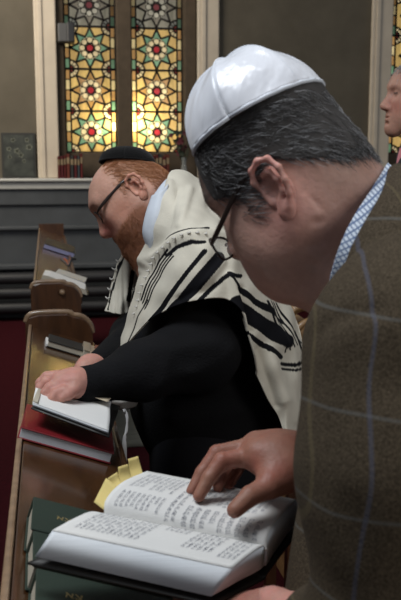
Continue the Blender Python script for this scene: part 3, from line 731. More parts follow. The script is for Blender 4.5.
# ------------------------------------------------------------ people
def frame(yaw, pitch, roll=0):
    """columns: L (person's left), F (forward), U (up) in world; facing picture-left, yaw>0 turns the face away from the camera"""
    cy, sy, cp, sp = math.cos(yaw), math.sin(yaw), math.cos(pitch), math.sin(pitch)
    Rr, Fh, Z = rt, hz, np.array([0, 0, 1.])
    F = (-cy*Rr+sy*Fh)*cp-Z*sp; U = (-cy*Rr+sy*Fh)*sp+Z*cp; L = np.cross(U, F); L = -L if L@(-Fh) < 0 else L
    c, s = math.cos(roll), math.sin(roll); L2 = L*c+U*s; U2 = U*c-L*s
    return np.stack([L2, F, U2], 1)
def head_ops(nose=1.0, jaw=1.0, fat=0.0, top=0.0, back=0.0, fwd=0.0):
    o = [('e', (0, -.012+back, .052-top*.5), (.076, .097-back, .083-top*.5), .01),
         ('e', (0, .030, .045-top*.4), (.066, .062, .060-top*.3), .03),
         ('e', (0, .030, -.012), (.060+fat, .060, .075), .04)]
    for s in (-1, 1):
        o += [('c', (s*.050, .000, -.050), (s*.016, .070, -.092), .022+fat*1.5, .019+fat, .03),
              ('e', (s*.040, .056, -.022), (.024+fat, .024, .026), .03),
              ('c', (s*.056, .030, .0), (s*.045, .058, -.002), .013, .014, .025),
              ('e', (s*.038, .048, -.060), (.026+fat, .030, .030), .03),
              ('c', (s*.046, .068, .042), (s*.012, .086, .044), .010, .009, .02)]
    o += [('e', (0, .078, -.092), (.021, .016, .017), .025),
          ('e', (0, .068, -.058), (.032, .026, .028), .03)]
    for s in (-1, 1):
        o += [('e-', (s*.033, .098, .022), (.020, .018, .014), .018),
              ('e', (s*.032, .0745, .024), (.0145, .0125, .012), .006)]
    o += [('c', (0, .084, .028), (0, .084+.030*nose, -.016), .0085, .0115, .012),
          ('e', (0, .086+.024*nose, -.021), (.014, .013, .011), .008),
          ('c', (0, .082, -.006), (0, .09, -.026), .014, .013, .015)]
    for s in (-1, 1):
        o += [('e', (s*.013, .086+.012*nose, -.024), (.009, .012, .009), .007), ('e-', (s*.007, .088+.018*nose, -.034), (.0045, .006, .006), .004)]
    o += [('e', (0, .0905, -.050), (.022, .0085, .0055), .006), ('e', (0, .0895, -.062), (.019, .009, .006), .006),
          ('e-', (0, .100, -.0562), (.024, .010, .0014), .003), ('e-', (0, .098, -.075), (.018, .008, .005), .01)]
    if jaw != 1:
        f = lambda q: (q[0], q[1]+fwd, q[2]*(jaw if q[2] < 0 else 1))
        o = [(q[0], f(q[1]), f(q[2]), *q[3:]) if q[0][0] == 'c' else (q[0], f(q[1]), *q[2:]) for q in o]
    return o
def ear_ops(s=1, sc_=1.0):
    """pinna as a bowl with helix, antihelix, tragus and lobe; local head axes"""
    def q(f, z, out): return (s*(.072+out), -.006+f*sc_, .0+z*sc_)
    o = [('e', q(-.004, .000, .004), (.0045, .015*sc_, .027*sc_), .01)]
    hel = [(.012, .006, .004), (.014, .018, .009), (.008, .029, .013), (-.004, .033, .016), (-.015, .028, .018), (-.020, .014, .019), (-.018, .000, .018), (-.013, -.013, .014), (-.005, -.023, .011)]
    for a, b in zip(hel[:-1], hel[1:]): o.append(('c', q(*a), q(*b), .0034, .0034, .004))
    ant = [(.002, .020, .010), (-.007, .017, .013), (-.010, .006, .013), (-.008, -.006, .011), (.0, -.013, .009)]
    for a, b in zip(ant[:-1], ant[1:]): o.append(('c', q(*a), q(*b), .0028, .0028, .005))
    o.append(('e', q(.001, -.025, .009), (.005, .009*sc_, .010*sc_), .008))
    o.append(('c', q(.012, .001, .004), q(.010, -.010, .006), .004, .004, .005))
    o.append(('e-', q(.003, .001, .016), (.0105, .008, .011), .004))
    o.append(('e-', q(.004, .024, .016), (.006, .006, .004), .003))
    return o
def to_world(V, R, c, s): return (V*s)@R.T+c
def join(parts):
    V = []; F = []; K = []; b = 0
    for v, f, c in parts: V.append(v); F.append(f+b); K.append(c); b += len(v)
    return np.vstack(V), np.vstack(F), np.vstack(K)
def head_mesh(R, c, s, ops, neck, h, earsc=1.0, dsp=None):
    """neck: list of world-space cones (a,b,r1,r2,k) joined to the head"""
    inv = lambda p: ((np.asarray(p)-c)@R)/s
    o = list(ops)
    for a, b, r1, r2, k in neck: o.append(('c', inv(a), inv(b), r1/s, r2/s, k))
    V, F = isosurf(o, h/s, disp=dsp); V = relax(V, F, 2)
    out = [(V, F)]
    for sd in (1, -1):
        v, f = isosurf(ear_ops(sd, earsc), .0011/s, pad=.008); out.append((relax(v, f, 2), f))
    return out
def sweep_hair(Vl): # brush direction in head axes: back and down
    d = np.zeros_like(Vl, dtype=float); d[:, 1] = -.75; d[:, 2] = -.55-np.clip(-Vl[:, 1]*6, 0, .6); return d
def mixc(a, b, t): t = np.clip(t, 0, 1)[:, None]; return np.asarray(a)*(1-t)+np.asarray(b)*t
def finger(pts, rads, k=.006):
    return [('c', pts[i], pts[i+1], rads[i], rads[i+1], k if i == 0 else .003) for i in range(len(pts)-1)]

def glasses(parent, R, c, s, slide=0, drop=0, wide=.070, tilt=0):
    g = empty('glasses', c, parent)
    def w_(x, y, z): return to_world(np.array([[x, y, z]]), R, c, s)[0]
    fr = MB(); yf, zf = .104+slide, .022-drop
    for sd in (1, -1):
        cx = sd*.033; loop = []
        for i in range(25):
            t = i/24*2*math.pi; loop.append(w_(cx+.025*math.copysign(abs(math.cos(t))**.7, math.cos(t)), yf-.006*abs(math.cos(t)), zf+.0155*math.copysign(abs(math.sin(t))**.7, math.sin(t))))
        fr.add(*tube_geo(loop, .0016*s, 6))
        lens = MB(); n_ = 24; A = [Vector(q)+Vector(R[:, 1])*.0004 for q in loop[:n_]]; B_ = [Vector(q)-Vector(R[:, 1])*.0004 for q in loop[:n_]]
        lens.add(A+B_, [list(range(n_)), list(range(2*n_-1, n_-1, -1))]+[[i, i+n_, (i+1) % n_+n_, (i+1) % n_] for i in range(n_)])
        lens.build('lens', M_lens, g)
    fr.add(*tube_geo([w_(-.009, yf, zf+.003), w_(0, yf+.002, zf+.006), w_(.009, yf, zf+.003)], .0014*s, 6, 8))
    fr.build('rim', M_frame, g, smooth=True)
    for sd in (1, -1):
        tube('temple', [w_(sd*.059, yf-.006, zf+.006), w_(sd*(wide+.002), yf-.025, zf+.010), w_(sd*(wide+.009), .02, .032), w_(sd*(wide+.007), -.002, .030), w_(sd*(wide+.003), -.020, .012)], [.0018*s, .0030*s, .0030*s, .0024*s, .0016*s], M_frame, g, 6, 24, 1.5)
    return g
def kippah(parent, R, c, s, base_c, axis, rx, ry, hgt, m, panels=0, rimm=None, sag=.0, name='skullcap'):
    """dome on head axes; base_c centre, axis = local tilt (pitch about x); stitched panels as ridges"""
    ct, st = math.cos(axis), math.sin(axis)
    nr, na = 30, 96; G = np.zeros((nr, na+1, 3))
    for i in range(nr):
        ph = i/(nr-1)*math.pi/2*.995
        for j in range(na+1):
            a = j/na*2*math.pi
            k_ = 1
            if panels:
                kf = math.cos(math.pi/panels)/math.cos(abs(((a/(2*math.pi)*panels) % 1)-.5)*2*math.pi/panels)
                pa = (a/(2*math.pi)*panels) % 1; k_ = 1-.010*(1-abs(2*pa-1))**6*math.cos(ph)**.3+.008*math.sin(3*a+4*ph)*math.cos(ph)+.006*math.sin(11*a+2*ph+1.3*math.sin(5*ph))*math.cos(ph)**.6*math.sin(2*ph)-.45*(1-kf)*math.sin(2*ph)**.5
            e_ = .95 if panels else .8; x = rx*math.cos(ph)**e_*math.cos(a)*k_; y = ry*math.cos(ph)**e_*math.sin(a)*k_; z = hgt*math.sin(ph)*k_
            G[i, j] = (x, y*ct-z*st, y*st+z*ct)
    G = G+np.array(base_c)
    W_ = to_world(G.reshape(-1, 3), R, c, s).reshape(G.shape)
    k = empty(name, c, parent)
    o = sheet('dome', W_, m, k, .0022)
    tube('hem', [q for q in W_[0]], .0026*s, rimm or m, k, 6)
    if panels:
        sm = MB()
        for q in range(panels):
            j = int(q*na/panels); sm.add(*tube_geo(W_[:, j]+(W_[:, j]-c)*.004, .0009, 5))
        sm.build('seam', rimm or m, k, smooth=True)
    return k

# ---------------- the red-haired man
R2 = frame(math.radians(-6), math.radians(40), math.radians(13)); s2 = 1.01
KB2, KA2 = (.0, -.028, .077), math.radians(42)
c2 = P(135, 190, 1.93)+R2[:, 0]*-.078*s2
neck2 = [(to_world(np.array([[0, -.02, -.03]]), R2, c2, s2)[0], P(188, 258, 2.02), .066, .085, .05),
         (to_world(np.array([[0, .035, -.075]]), R2, c2, s2)[0], P(165, 265, 2.0), .050, .07, .05)]
ms = head_mesh(R2, c2, s2, head_ops(.85, .95, .004, .026, .012, .012), neck2, .0026)
parts = []
def col_red(V, ear):
    sk = np.array((.56, .315, .235)); c = np.tile(sk, (len(V), 1)); x, y, z = V.T
    c = mixc_arr(c, (.58, .20, .16), np.exp(-((y-.11)**2+(z+.02)**2)/.0006)*.8)
    c = mixc_arr(c, (.50, .20, .13), np.exp(-((y-.05)**2+(z+.02)**2)/.0012)*.5)
    beard = np.clip((-.028-z+ (.02-np.abs(y-.03))*.0)/.02, 0, 1)*(y > -.01)*np.clip((.11-z*0-np.abs(x)*0-.0), 0, 1)*8
    beard = np.clip((-.025-z-.25*np.clip(y-.04, 0, 1))/.015, 0, 1)*np.clip((y+.005)/.015, 0, 1)
    c = mixc_arr(c, (.27, .10, .045), beard*.75*(not ear))
    hair = np.clip((z-.01+.5*(y<0)*np.clip(-y, 0, .1)+.0)/.02, 0, 1)*np.clip((.035-y)/.03, 0, 1)
    c = mixc_arr(c, (.42, .21, .11), hair*.6*(not ear))
    if ear: c = mixc_arr(c, (.62, .25, .17), np.full(len(V), .5))
    return c
def mixc_arr(c, b, t): t = np.clip(t, 0, 1)[:, None]; return c*(1-t)+np.asarray(b)*t
for i, (V, F) in enumerate(ms): parts.append((to_world(V, R2, c2, s2), F, col_red(V, i > 0)))
# hands (his left hand near us, his right hand beyond)
def skin_piece(ops, h, base=(.54, .31, .24)):
    V, F = isosurf(ops, h, pad=.01); V = relax(V, F, 2); t = sn(V, 60, 3)
    c = mixc_arr(np.tile(np.array(base), (len(V), 1)), (base[0]*1.1, base[1]*.8, base[2]*.85), .5+.5*t); return (V, F, c)
ND = -.05
wr = P(92, 385, 1.675)
hl = [('c', wr, P(78, 382, 1.655), .026, .028, .01), ('e', P(68, 380, 1.65), (.034, .030, .020), .02),
      ('c', P(76, 388, 1.64), P(62, 384, 1.645), .020, .016, .02)]
for pts in (((58, 376, 1.725), (47, 377, 1.725), (40, 383, 1.72), (39, 390, 1.715)), ((57, 381, 1.70), (46, 382, 1.70), (40, 388, 1.695), (42, 396, 1.69)),
            ((59, 386, 1.68), (50, 388, 1.675), (45, 393, 1.67), (48, 399, 1.665)), ((64, 391, 1.665), (56, 394, 1.66), (53, 398, 1.655), (56, 402, 1.655))):
    hl += finger([P(q[0], q[1], q[2]+ND) for q in pts], (.0125, .0115, .0095, .0078))
hl += finger([P(74, 390, 1.62), P(68, 395, 1.61), P(62, 398, 1.605)], (.013, .011, .009))
parts.append(skin_piece(hl, .0022))
wr2 = P(100, 366, 1.90)
hr = [('c', wr2, P(90, 368, 1.88), .026, .028, .01), ('c', P(90, 368, 1.88), P(84, 370, 1.86), .028, .022, .02)]
for i in range(4): hr += finger([P(86-i, 367+i*2.2, 1.88-i*.018), P(79-i, 370+i*2, 1.87-i*.018), P(76-i, 375+i*1.5, 1.86-i*.018)], (.0115, .010, .008))
hr += finger([P(88, 376, 1.84), P(80, 380, 1.82)], (.012, .009))
parts.append(skin_piece(hr, .0025))
# arms and trunk inside the clothes
sh_l, el_l = P(218, 318, 1.88), P(198, 352, 1.82)
sh_r, el_r = P(190, 270, 2.25), P(135, 340, 2.08)
inner = [('c', P(185, 262, 2.02), P(208, 330, 2.05), .07, .13, .05), ('c', P(208, 330, 2.05), P(208, 430, 2.05), .13, .15, .05),
         ('c', sh_l, el_l, .045, .04, .03), ('c', el_l, wr, .036, .022, .02), ('c', wr, P(78, 382, 1.655), .022, .022, .02),
         ('c', sh_r, el_r, .045, .04, .03), ('c', el_r, wr2, .036, .022, .02)]
parts.append(skin_piece(inner, .012))
V, F, K = join(parts)
man = mesh('person', V, F, M_skin, None, True, K); base = np.array([*P(215, 430, 2.05)[:2], 0]); place(man, None, base)
prop(man, 'red-haired man with black skullcap, striped prayer shawl and black sweater bending over a book', 'person')
# hair and beard
M_hr = mat('ginger_hair', (.46, .21, .095), .5, .5)
Vh, Fh = ms[0]; Nh = vnormals(Vh, Fh); x, y, z = Vh.T
wgt = (np.clip((z+.01+.35*np.clip(-y, 0, .1)*0)/.015, 0, 1)*np.clip((.032-y)/.025, 0, 1)*(z > -.035))*np.clip((.118-z)/.02, 0.0, 1)
wgt = np.maximum(wgt, ((z > -.045) & (y < -.035)).astype(float))
wgt *= ~((np.hypot(y+.006, z-.0) < .030) & (np.abs(x) > .05)); wgt *= np.clip((.105-np.hypot(y, z*.0))/.01, 0, 1)
wgt = wgt*((z > -.06))*((((y-KB2[1])*-math.sin(KA2)+(z-KB2[2])*math.cos(KA2)) < -.002) | (np.hypot(x, y-KB2[1]) > .07)) + 1e-9
SV, SF = strands('hair', Vh, Nh, wgt, 5200, .013, .00055, sweep_hair, None, None, .35, 5, curl=.35)
place(mesh('hair', to_world(SV, R2, c2, s2), SF, M_hr), man)
bw_ = ((z < -.030-.25*np.clip(y-.05, 0, 1)) & (z > -.125) & (y > .0) & (y < .125) & (np.abs(x) < .08)).astype(float)*(1-(np.hypot(x, z+.056) < .020)*(y > .07))+((np.abs(z+.040) < .004) & (y > .085) & (np.abs(x) < .025))+1e-9
SV, SF = strands('beard', Vh, Nh, bw_, 3000, .012, .0005, lambda v: np.tile([0, .25, -1.], (len(v), 1)), None, None, .5, 6, curl=.4)
place(mesh('beard', to_world(SV, R2, c2, s2), SF, mat('ginger_beard', (.30, .12, .055), .6, .4)), man)
glasses(man, R2, c2, s2, slide=.004, drop=.008)
kippah(man, R2, c2, s2, KB2, KA2, .064, .066, .036, M_velvet)

def cloth(name, ops, h, m, parent, amp=.004, freq=14, seed=1, dsp=None, org=None, it=2, col=None):
    def D(X):
        v = amp*sn(X, freq, seed)+amp*.5*sn(X, freq*2.3, seed+1)
        return v if dsp is None else v+dsp(X)
    V, F = isosurf(ops, h, disp=D, pad=.03); V = relax(V, F, it)
    return place(mesh(name, V, F, m, None, True, None if col is None else col(V)), parent, org)
# sweater: trunk, belly, both sleeves
Wd = lambda a: P(*a)
def folds(lines, amp, wdt):
    L_ = [(np.asarray(P(*a), np.float32), np.asarray(P(*b), np.float32)) for a, b in lines]
    def f(X):
        v = 0
        for a, b in L_:
            ab = b-a; t = np.clip(((X-a)@ab)/float(ab@ab), 0, 1); d = np.linalg.norm(X-a-t[..., None]*ab, axis=-1)
            v = v-amp*np.exp(-(d/wdt)**2)
        return v
    return f
sw = [('c', P(182, 262, 2.02), P(208, 325, 2.05), .085, .150, .05), ('c', P(208, 325, 2.05), P(208, 400, 2.05), .150, .185, .06),
      ('e', P(188, 386, 2.03), (.125, .18, .120), .06), ('e', P(228, 350, 2.06), (.11, .17, .17), .06), ('c', P(212, 398, 2.05), P(215, 424, 2.06), .175, .168, .04),
      ('c', P(217, 330, 1.875), P(198, 352, 1.81), .080, .080, .06), ('c', P(200, 352, 1.80), P(140, 372, 1.755), .080, .060, .04),
      ('c', P(140, 372, 1.735), P(88, 385, 1.675), .060, .034, .03), ('c', P(92, 384, 1.675), P(82, 386, 1.665), .039, .040, .006),
      ('c', P(190, 275, 2.22), P(135, 338, 2.10), .075, .060, .05), ('c', P(135, 338, 2.10), P(102, 364, 1.91), .055, .036, .03)]
sfold = folds([((215, 345, 1.72), (150, 350, 1.70)), ((190, 372, 1.70), (140, 392, 1.70)), ((230, 350, 1.74), (190, 375, 1.72)), ((240, 390, 1.85), (150, 402, 1.86)),
               ((250, 410, 1.86), (160, 420, 1.86)), ((120, 364, 1.68), (112, 392, 1.68)), ((170, 360, 1.69), (160, 390, 1.69))], .006, .014)
cloth('sweater', sw, .008, M_black, man, .003, 22, 3, sfold)
tr = [('c', P(214, 430, 2.06), P(214, 470, 2.06), .165, .16, .04)]
hipL, hipR = P(203, 455, 1.97), P(222, 455, 2.17)
for hp in (hipL, hipR):
    kn = hp+np.array([-.02, 0, 0]); kn[2] = .50; ft = kn.copy(); ft[2] = .10; tr += [('c', hp, kn, .115, .085, .05), ('c', kn, ft, .08, .07, .04)]
cloth('trousers', tr, .012, M_trous, man, .004, 16, 4)
for hp in (hipL, hipR):
    kn = hp+np.array([-.02, 0, 0]); f0 = np.array([kn[0], kn[1], .045]); f1 = f0-rt*.17
    cloth('shoe', [('c', f0, f1, .043, .038, .02)], .006, M_dark, man, 0)
# shirt collar
cl = net([[P(152, 196, 1.885), P(146, 214, 1.87), P(143, 232, 1.875), P(147, 246, 1.90)], [P(160, 192, 1.87), P(155, 214, 1.85), P(152, 236, 1.855), P(150, 252, 1.88)], [P(168, 184, 1.89), P(166, 212, 1.86), P(162, 240, 1.865), P(152, 262, 1.89)]], 24, 10)
sheet('shirt_collar', cl, M_shirt, man, .004)
c2l = net([[P(152, 198, 1.90), P(164, 182, 1.93), P(172, 176, 2.0), P(164, 184, 2.09), P(150, 210, 2.12)], [P(156, 204, 1.88), P(170, 186, 1.91), P(180, 182, 2.0), P(170, 192, 2.11), P(152, 222, 2.14)]], 24, 6)
sheet('shirt_collar', c2l, M_shirt, man, .004)
tube('necktie_knot', [P(139, 236, 1.97), P(141, 246, 1.96), P(140, 254, 1.97)], [.014, .018, .012], mat('maroon_tie', (.06, .008, .012), .6), man, 10, 8)

# prayer shawl: a single sheet from front hem over the near shoulder to the back hem
Drows = [
 [(119, 346, 1.98), (128, 316, 1.95), (138, 284, 1.93), (148, 250, 1.91), (156, 222, 1.89), (164, 192, 1.91), (172, 171, 1.97), (196, 178, 2.04), (226, 208, 2.08), (256, 252, 2.10), (284, 297, 2.09), (302, 345, 2.06), (303, 395, 2.04), (301, 432, 2.02)],
 [(120, 347, 1.95), (131, 322, 1.91), (143, 290, 1.87), (155, 258, 1.84), (164, 232, 1.82), (173, 204, 1.84), (184, 186, 1.92), (206, 196, 1.96), (232, 228, 1.98), (258, 268, 1.99), (280, 310, 1.98), (294, 352, 1.96), (299, 396, 1.95), (297, 432, 1.94)],
 [(122, 348, 1.92), (136, 325, 1.86), (150, 294, 1.81), (163, 266, 1.78), (176, 243, 1.76), (188, 224, 1.78), (202, 214, 1.84), (222, 224, 1.88), (241, 252, 1.90), (259, 286, 1.91), (273, 322, 1.90), (284, 360, 1.89), (291, 398, 1.88), (291, 431, 1.87)],
 [(124, 348, 1.90), (140, 326, 1.82), (156, 300, 1.77), (171, 279, 1.735), (187, 261, 1.72), (203, 249, 1.72), (219, 246, 1.76), (233, 258, 1.765), (244, 282, 1.775), (256, 308, 1.79), (266, 338, 1.81), (277, 370, 1.82), (286, 402, 1.84), (287, 430, 1.84)],
 [(125, 348, 1.89), (143, 327, 1.80), (162, 312, 1.75), (181, 304, 1.725), (199, 300, 1.71), (216, 298, 1.715), (229, 300, 1.725), (237, 312, 1.735), (243, 332, 1.75), (249, 354, 1.77), (257, 376, 1.80), (267, 398, 1.82), (278, 416, 1.84), (283, 430, 1.84)]]
NU, NV = 380, 200
prm = net([[list(map(float, q)) for q in r] for r in Drows], NU, NV)     # picture x, y and distance at the design stage
fold_u = 6.3/13
uu = np.linspace(0, 1, NU)[None, :]; vv = np.linspace(0, 1, NV)[:, None]
SG = P_grid = (fw[None, None]*prm[..., 2:3]+rt*((prm[..., 0:1]-200.5)/FPX*prm[..., 2:3])-up*((prm[..., 1:2]-300)/FPX*prm[..., 2:3]))+np.array([0, 0, CAMH])
N_ = gridnormals(SG); N_ *= np.sign((N_*(-fw)).sum(-1, keepdims=True)+1e-9)
def segd(X, Y, pl):
    d = np.full(X.shape, 1e9)
    for (x0, y0), (x1, y1) in zip(pl[:-1], pl[1:]):
        t = np.clip(((X-x0)*(x1-x0)+(Y-y0)*(y1-y0))/((x1-x0)**2+(y1-y0)**2), 0, 1); d = np.minimum(d, np.hypot(X-x0-t*(x1-x0), Y-y0-t*(y1-y0)))
    return d
X_, Y_ = prm[..., 0], prm[..., 1]
fl = lambda pl, wd_: np.exp(-(segd(X_, Y_, pl)/wd_)**2)
disp = .012*fl([(148, 262), (175, 241), (205, 233), (232, 239), (245, 262), (262, 300), (282, 345)], 5)   # rolled border over the shoulder
disp += .010*fl([(170, 184), (160, 225), (140, 270)], 3.5)-.007*fl([(178, 190), (168, 228), (150, 262)], 4)+.006*fl([(190, 190), (180, 225)], 4)
disp += .012*fl([(229, 277), (236, 300), (244, 335), (252, 370)], 4)-.010*fl([(240, 290), (250, 330)], 4)
disp += -.008*fl([(212, 285), (180, 300)], 5)+.006*fl([(222, 262), (190, 300)], 4)+.006*fl([(268, 350), (284, 400)], 5)-.005*fl([(258, 350), (276, 405)], 4)
disp += .006*fl([(285, 305), (292, 350), (295, 420)], 5)-.006*fl([(210, 205), (235, 236)], 5)+.007*fl([(205, 190), (245, 250)], 4)
disp += .0014*np.sin(X_*.22+Y_*.10)+.0010*np.sin(Y_*.2-X_*.08)
SG = SG+N_*disp[..., None]
wool = np.array((.66, .62, .52)); blk_ = np.array((.006, .006, .008)); SC = np.tile(wool, (NV, NU, 1))
def stripe(pl, wd_, c=blk_):
    SC[segd(X_, Y_, pl) < wd_] = c
stripe([(204, 252), (196, 262), (178, 284), (162, 308), (150, 324)], 2.3)
stripe([(218, 258), (208, 270), (190, 292), (172, 312), (160, 326)], 6.0)
stripe([(240, 276), (229, 275), (222, 279), (212, 289), (200, 300), (188, 312)], 2.2)
stripe([(228, 275), (240, 288), (254, 302), (266, 312), (280, 323)], 2.3)
stripe([(236, 303), (248, 313), (262, 326), (278, 338), (284, 342)], 6.8)
stripe([(245, 333), (255, 340), (266, 347), (280, 357)], 2.6)
stripe([(281, 364), (292, 366), (300, 363)], 2.0); stripe([(281, 369), (292, 371), (300, 369)], 1.3)
stripe([(300, 350), (297, 338), (294, 332)], 1.0)
for k in range(5): stripe([(262+k*3.2, 303+k*.2), (272+k*3.6, 326-k*.5), (284+k*4, 352-k*2.2)], .75)
stripe([(166, 240), (178, 234), (192, 231), (206, 232)], 1.5)
stripe([(168, 256), (178, 248), (192, 243), (204, 243)], 1.7)
for k in range(4): stripe([(170+k*1.5, 250+k*2.2), (160+k*1.2, 262+k*3), (150+k*1.6, 278+k*3.5), (141+k*1.6, 300+k*3)], .8)
stripe([(148, 300), (138, 318), (128, 346)], .7)
M_wool = mat('shawl_wool', (.66, .62, .52), .9, .15, attr='Col', var=.06, vscale=30, bump=.12, bscale=260)
shawl = sheet('prayer_shawl', SG, M_wool, man, .004, SC)
# far-side half of the shawl: over the far shoulder and hanging in front
FR = [[(172, 171, 1.99), (166, 180, 2.08), (152, 205, 2.13), (131, 238, 2.15), (116, 268, 2.13), (109, 298, 2.10), (105, 311, 2.09)],
      [(180, 172, 2.02), (174, 182, 2.14), (158, 210, 2.18), (140, 245, 2.17), (130, 272, 2.12), (123, 298, 2.08), (118, 314, 2.07)],
      [(190, 176, 2.04), (186, 186, 2.20), (172, 220, 2.26), (154, 262, 2.26), (142, 282, 2.20), (134, 290, 2.12), (127, 313, 2.09)]]
g3 = net([[list(map(float, q)) for q in r] for r in FR], 110, 50)
FGr = fw*g3[..., 2:3]+rt*((g3[..., 0:1]-200.5)/FPX*g3[..., 2:3])-up*((g3[..., 1:2]-300)/FPX*g3[..., 2:3])+np.array([0, 0, CAMH])
FC = np.tile(wool, (50, 110, 1)); XX, YY = g3[..., 0], g3[..., 1]
for pl, wd_ in (([(133, 240), (124, 258), (118, 268)], 1.2), ([(122, 262), (114, 285), (108, 310)], .9), ([(132, 272), (128, 300)], 2.0)): FC[segd(XX, YY, pl) < wd_] = blk_
sheet('shawl_far_side', FGr+.003*np.sin(XX*.9)[..., None]*np.array([0, -1, 0]), M_wool, man, .004, FC)
back = net([[P(172, 171, 1.97), P(196, 178, 2.04), P(226, 208, 2.08), P(256, 252, 2.1), P(284, 297, 2.09), P(302, 345, 2.06), P(301, 432, 2.02)],
            [P(180, 176, 2.10), P(205, 190, 2.22), P(230, 225, 2.32), P(256, 268, 2.36), P(276, 310, 2.36), P(290, 350, 2.34), P(292, 432, 2.30)],
            [P(186, 186, 2.20), P(200, 215, 2.34), P(220, 250, 2.42), P(240, 290, 2.45), P(262, 330, 2.44), P(272, 370, 2.42), P(276, 430, 2.38)]], 50, 20)
sheet('shawl_back', back, mat('shawl_wool_plain', (.66, .62, .52), .9, .15, bump=.12, bscale=260), man, .004)
# knotted fringes on the border
fr = MB()
pth = cr([(204, 236), (188, 238), (172, 245), (158, 258), (148, 274), (141, 294), (136, 312)], 17)
def on_shawl(x, y):
    k = np.argmin((X_-x)**2+(Y_-y)**2); return SG.reshape(-1, 3)[k]+N_.reshape(-1, 3)[k]*.004
for q in pth:
    a = on_shawl(*q); fr.add(*tube_geo([a, a+np.array([0, 0, -.004])-fw*.004, a-rt*.006-fw*.003+np.array([0, 0, -.003])], [.0012, .0026, .0010], 6, 6))
for (x, y, d) in ((120.5, 260, 2.135), (116.5, 268, 2.13), (114, 278, 2.12), (112, 288, 2.11), (110, 297, 2.10)):
    a = P(x, y, d-.01); fr.add(*tube_geo([a, a-rt*.006+np.array([0, 0, -.004]), a-rt*.012+np.array([0, 0, .001])], [.0015, .0028, .001], 6, 6))
fr.build('fringe', M_strand, man, smooth=True)
# shawl corner below the sleeve and its tzitzit
tz = net([[P(108, 393, 1.93), P(122, 391, 1.92), P(137, 389, 1.93)], [P(109, 401, 1.91), P(123, 400, 1.88), P(139, 398, 1.91)], [P(113, 407, 1.92), P(124, 409, 1.90), P(135, 406, 1.92)]], 14, 10)
sheet('shawl_corner', tz, mat('plain_wool', (.50, .48, .44), .9, .1, bump=.1), man, .006)
ts = MB()
for k in range(5):
    o_ = (k-2)*.9
    ts.add(*tube_geo([P(124+o_*.4, 409, 1.89), P(127+o_*.3, 417, 1.885), P(126.5-o_*.3, 430, 1.88), P(124.5+o_*.3, 437, 1.875), P(124+o_, 450, 1.87), P(123+o_*1.3, 472, 1.865)], .0026, 5, 24))
for y in (411, 437): ts.add(*tube_geo([P(124+ (y-411)*.05, y-1.5, 1.886), P(124.6+(y-411)*.05, y+1.5, 1.884)], [.0028, .0028], 8, 3))
ts.build('tassel', mat('tassel_cord', (.42, .42, .42), .8), man, smooth=True)

# ---------------- the man in the tweed jacket
R1 = frame(math.radians(26), math.radians(36), math.radians(0)); s1 = .99
KB1, KA1 = (0, -.011, .098), math.radians(6)
c1 = P(271, 193, .945)-R1[:, 0]*.078*s1
neck1 = [(to_world(np.array([[0, -.04, -.01]]), R1, c1, s1)[0], P(378, 245, 1.04), .058, .072, .05),
         (to_world(np.array([[0, .02, -.06]]), R1, c1, s1)[0], P(352, 275, 1.02), .056, .066, .05),
         (to_world(np.array([[0, .050, -.075]]), R1, c1, s1)[0], P(338, 278, 1.0), .018, .034, .03)]
def fgd(X):
    # creases on neck and cheek, in head axes
    v = 0
    for a, b, amp, wd_ in (((.07, -.02, -.055), (.06, -.07, -.075), .0022, .004), ((.07, .0, -.075), (.055, -.06, -.10), .0025, .005), ((.06, .03, -.05), (.06, .01, -.095), .0022, .005),
                           ((.05, .065, -.03), (.045, .06, -.07), .002, .004), ((.066, -.03, -.02), (.07, -.05, -.10), .0015, .004)):
        a = np.array(a, np.float32); b = np.array(b, np.float32); ab = b-a; t = np.clip(((X-a)@ab)/float(ab@ab), 0, 1)
        v = v+amp*np.exp(-(np.linalg.norm(X-a-t[..., None]*ab, axis=-1)/wd_)**2)
    return v+.0008*sn(X, 70, 8)
ms = head_mesh(R1, c1, s1, head_ops(.7, .84, .003, -.012, .010)+[('e', (0, -.045, .090), (.060, .048, .045), .03)], neck1, .0021, 1.12, fgd)
def col_fg(V, ear):
    sk = np.array((.54, .33, .265)); c = np.tile(sk, (len(V), 1)); x, y, z = V.T
    c = mixc_arr(c, (.60, .26, .22), np.exp(-((y+.0)**2+(z+.03)**2)/.0016)*.6)
    c = mixc_arr(c, (.55, .24, .19), np.clip(sn(V, 45, 12), 0, 1)*.35)
    hair = np.clip((z-.035+.6*np.clip(-y-.02, 0, .055))/.012, 0, 1)
    side = np.clip((z+.005)/.02, 0, 1)*np.clip((.048-y)/.015, 0, 1)*np.clip((y-.004)/.008, 0, 1)
    c = mixc_arr(c, (.10, .085, .075), np.maximum(hair*.85, side*.5)*(not ear))
    if ear: c = mixc_arr(c, (.68, .33, .28), .35+.5*np.clip((z-.01)/.02, 0, 1))
    return c
parts = []
for i, (V, F) in enumerate(ms): parts.append((to_world(V, R1, c1, s1), F, col_fg(V, i > 0)))
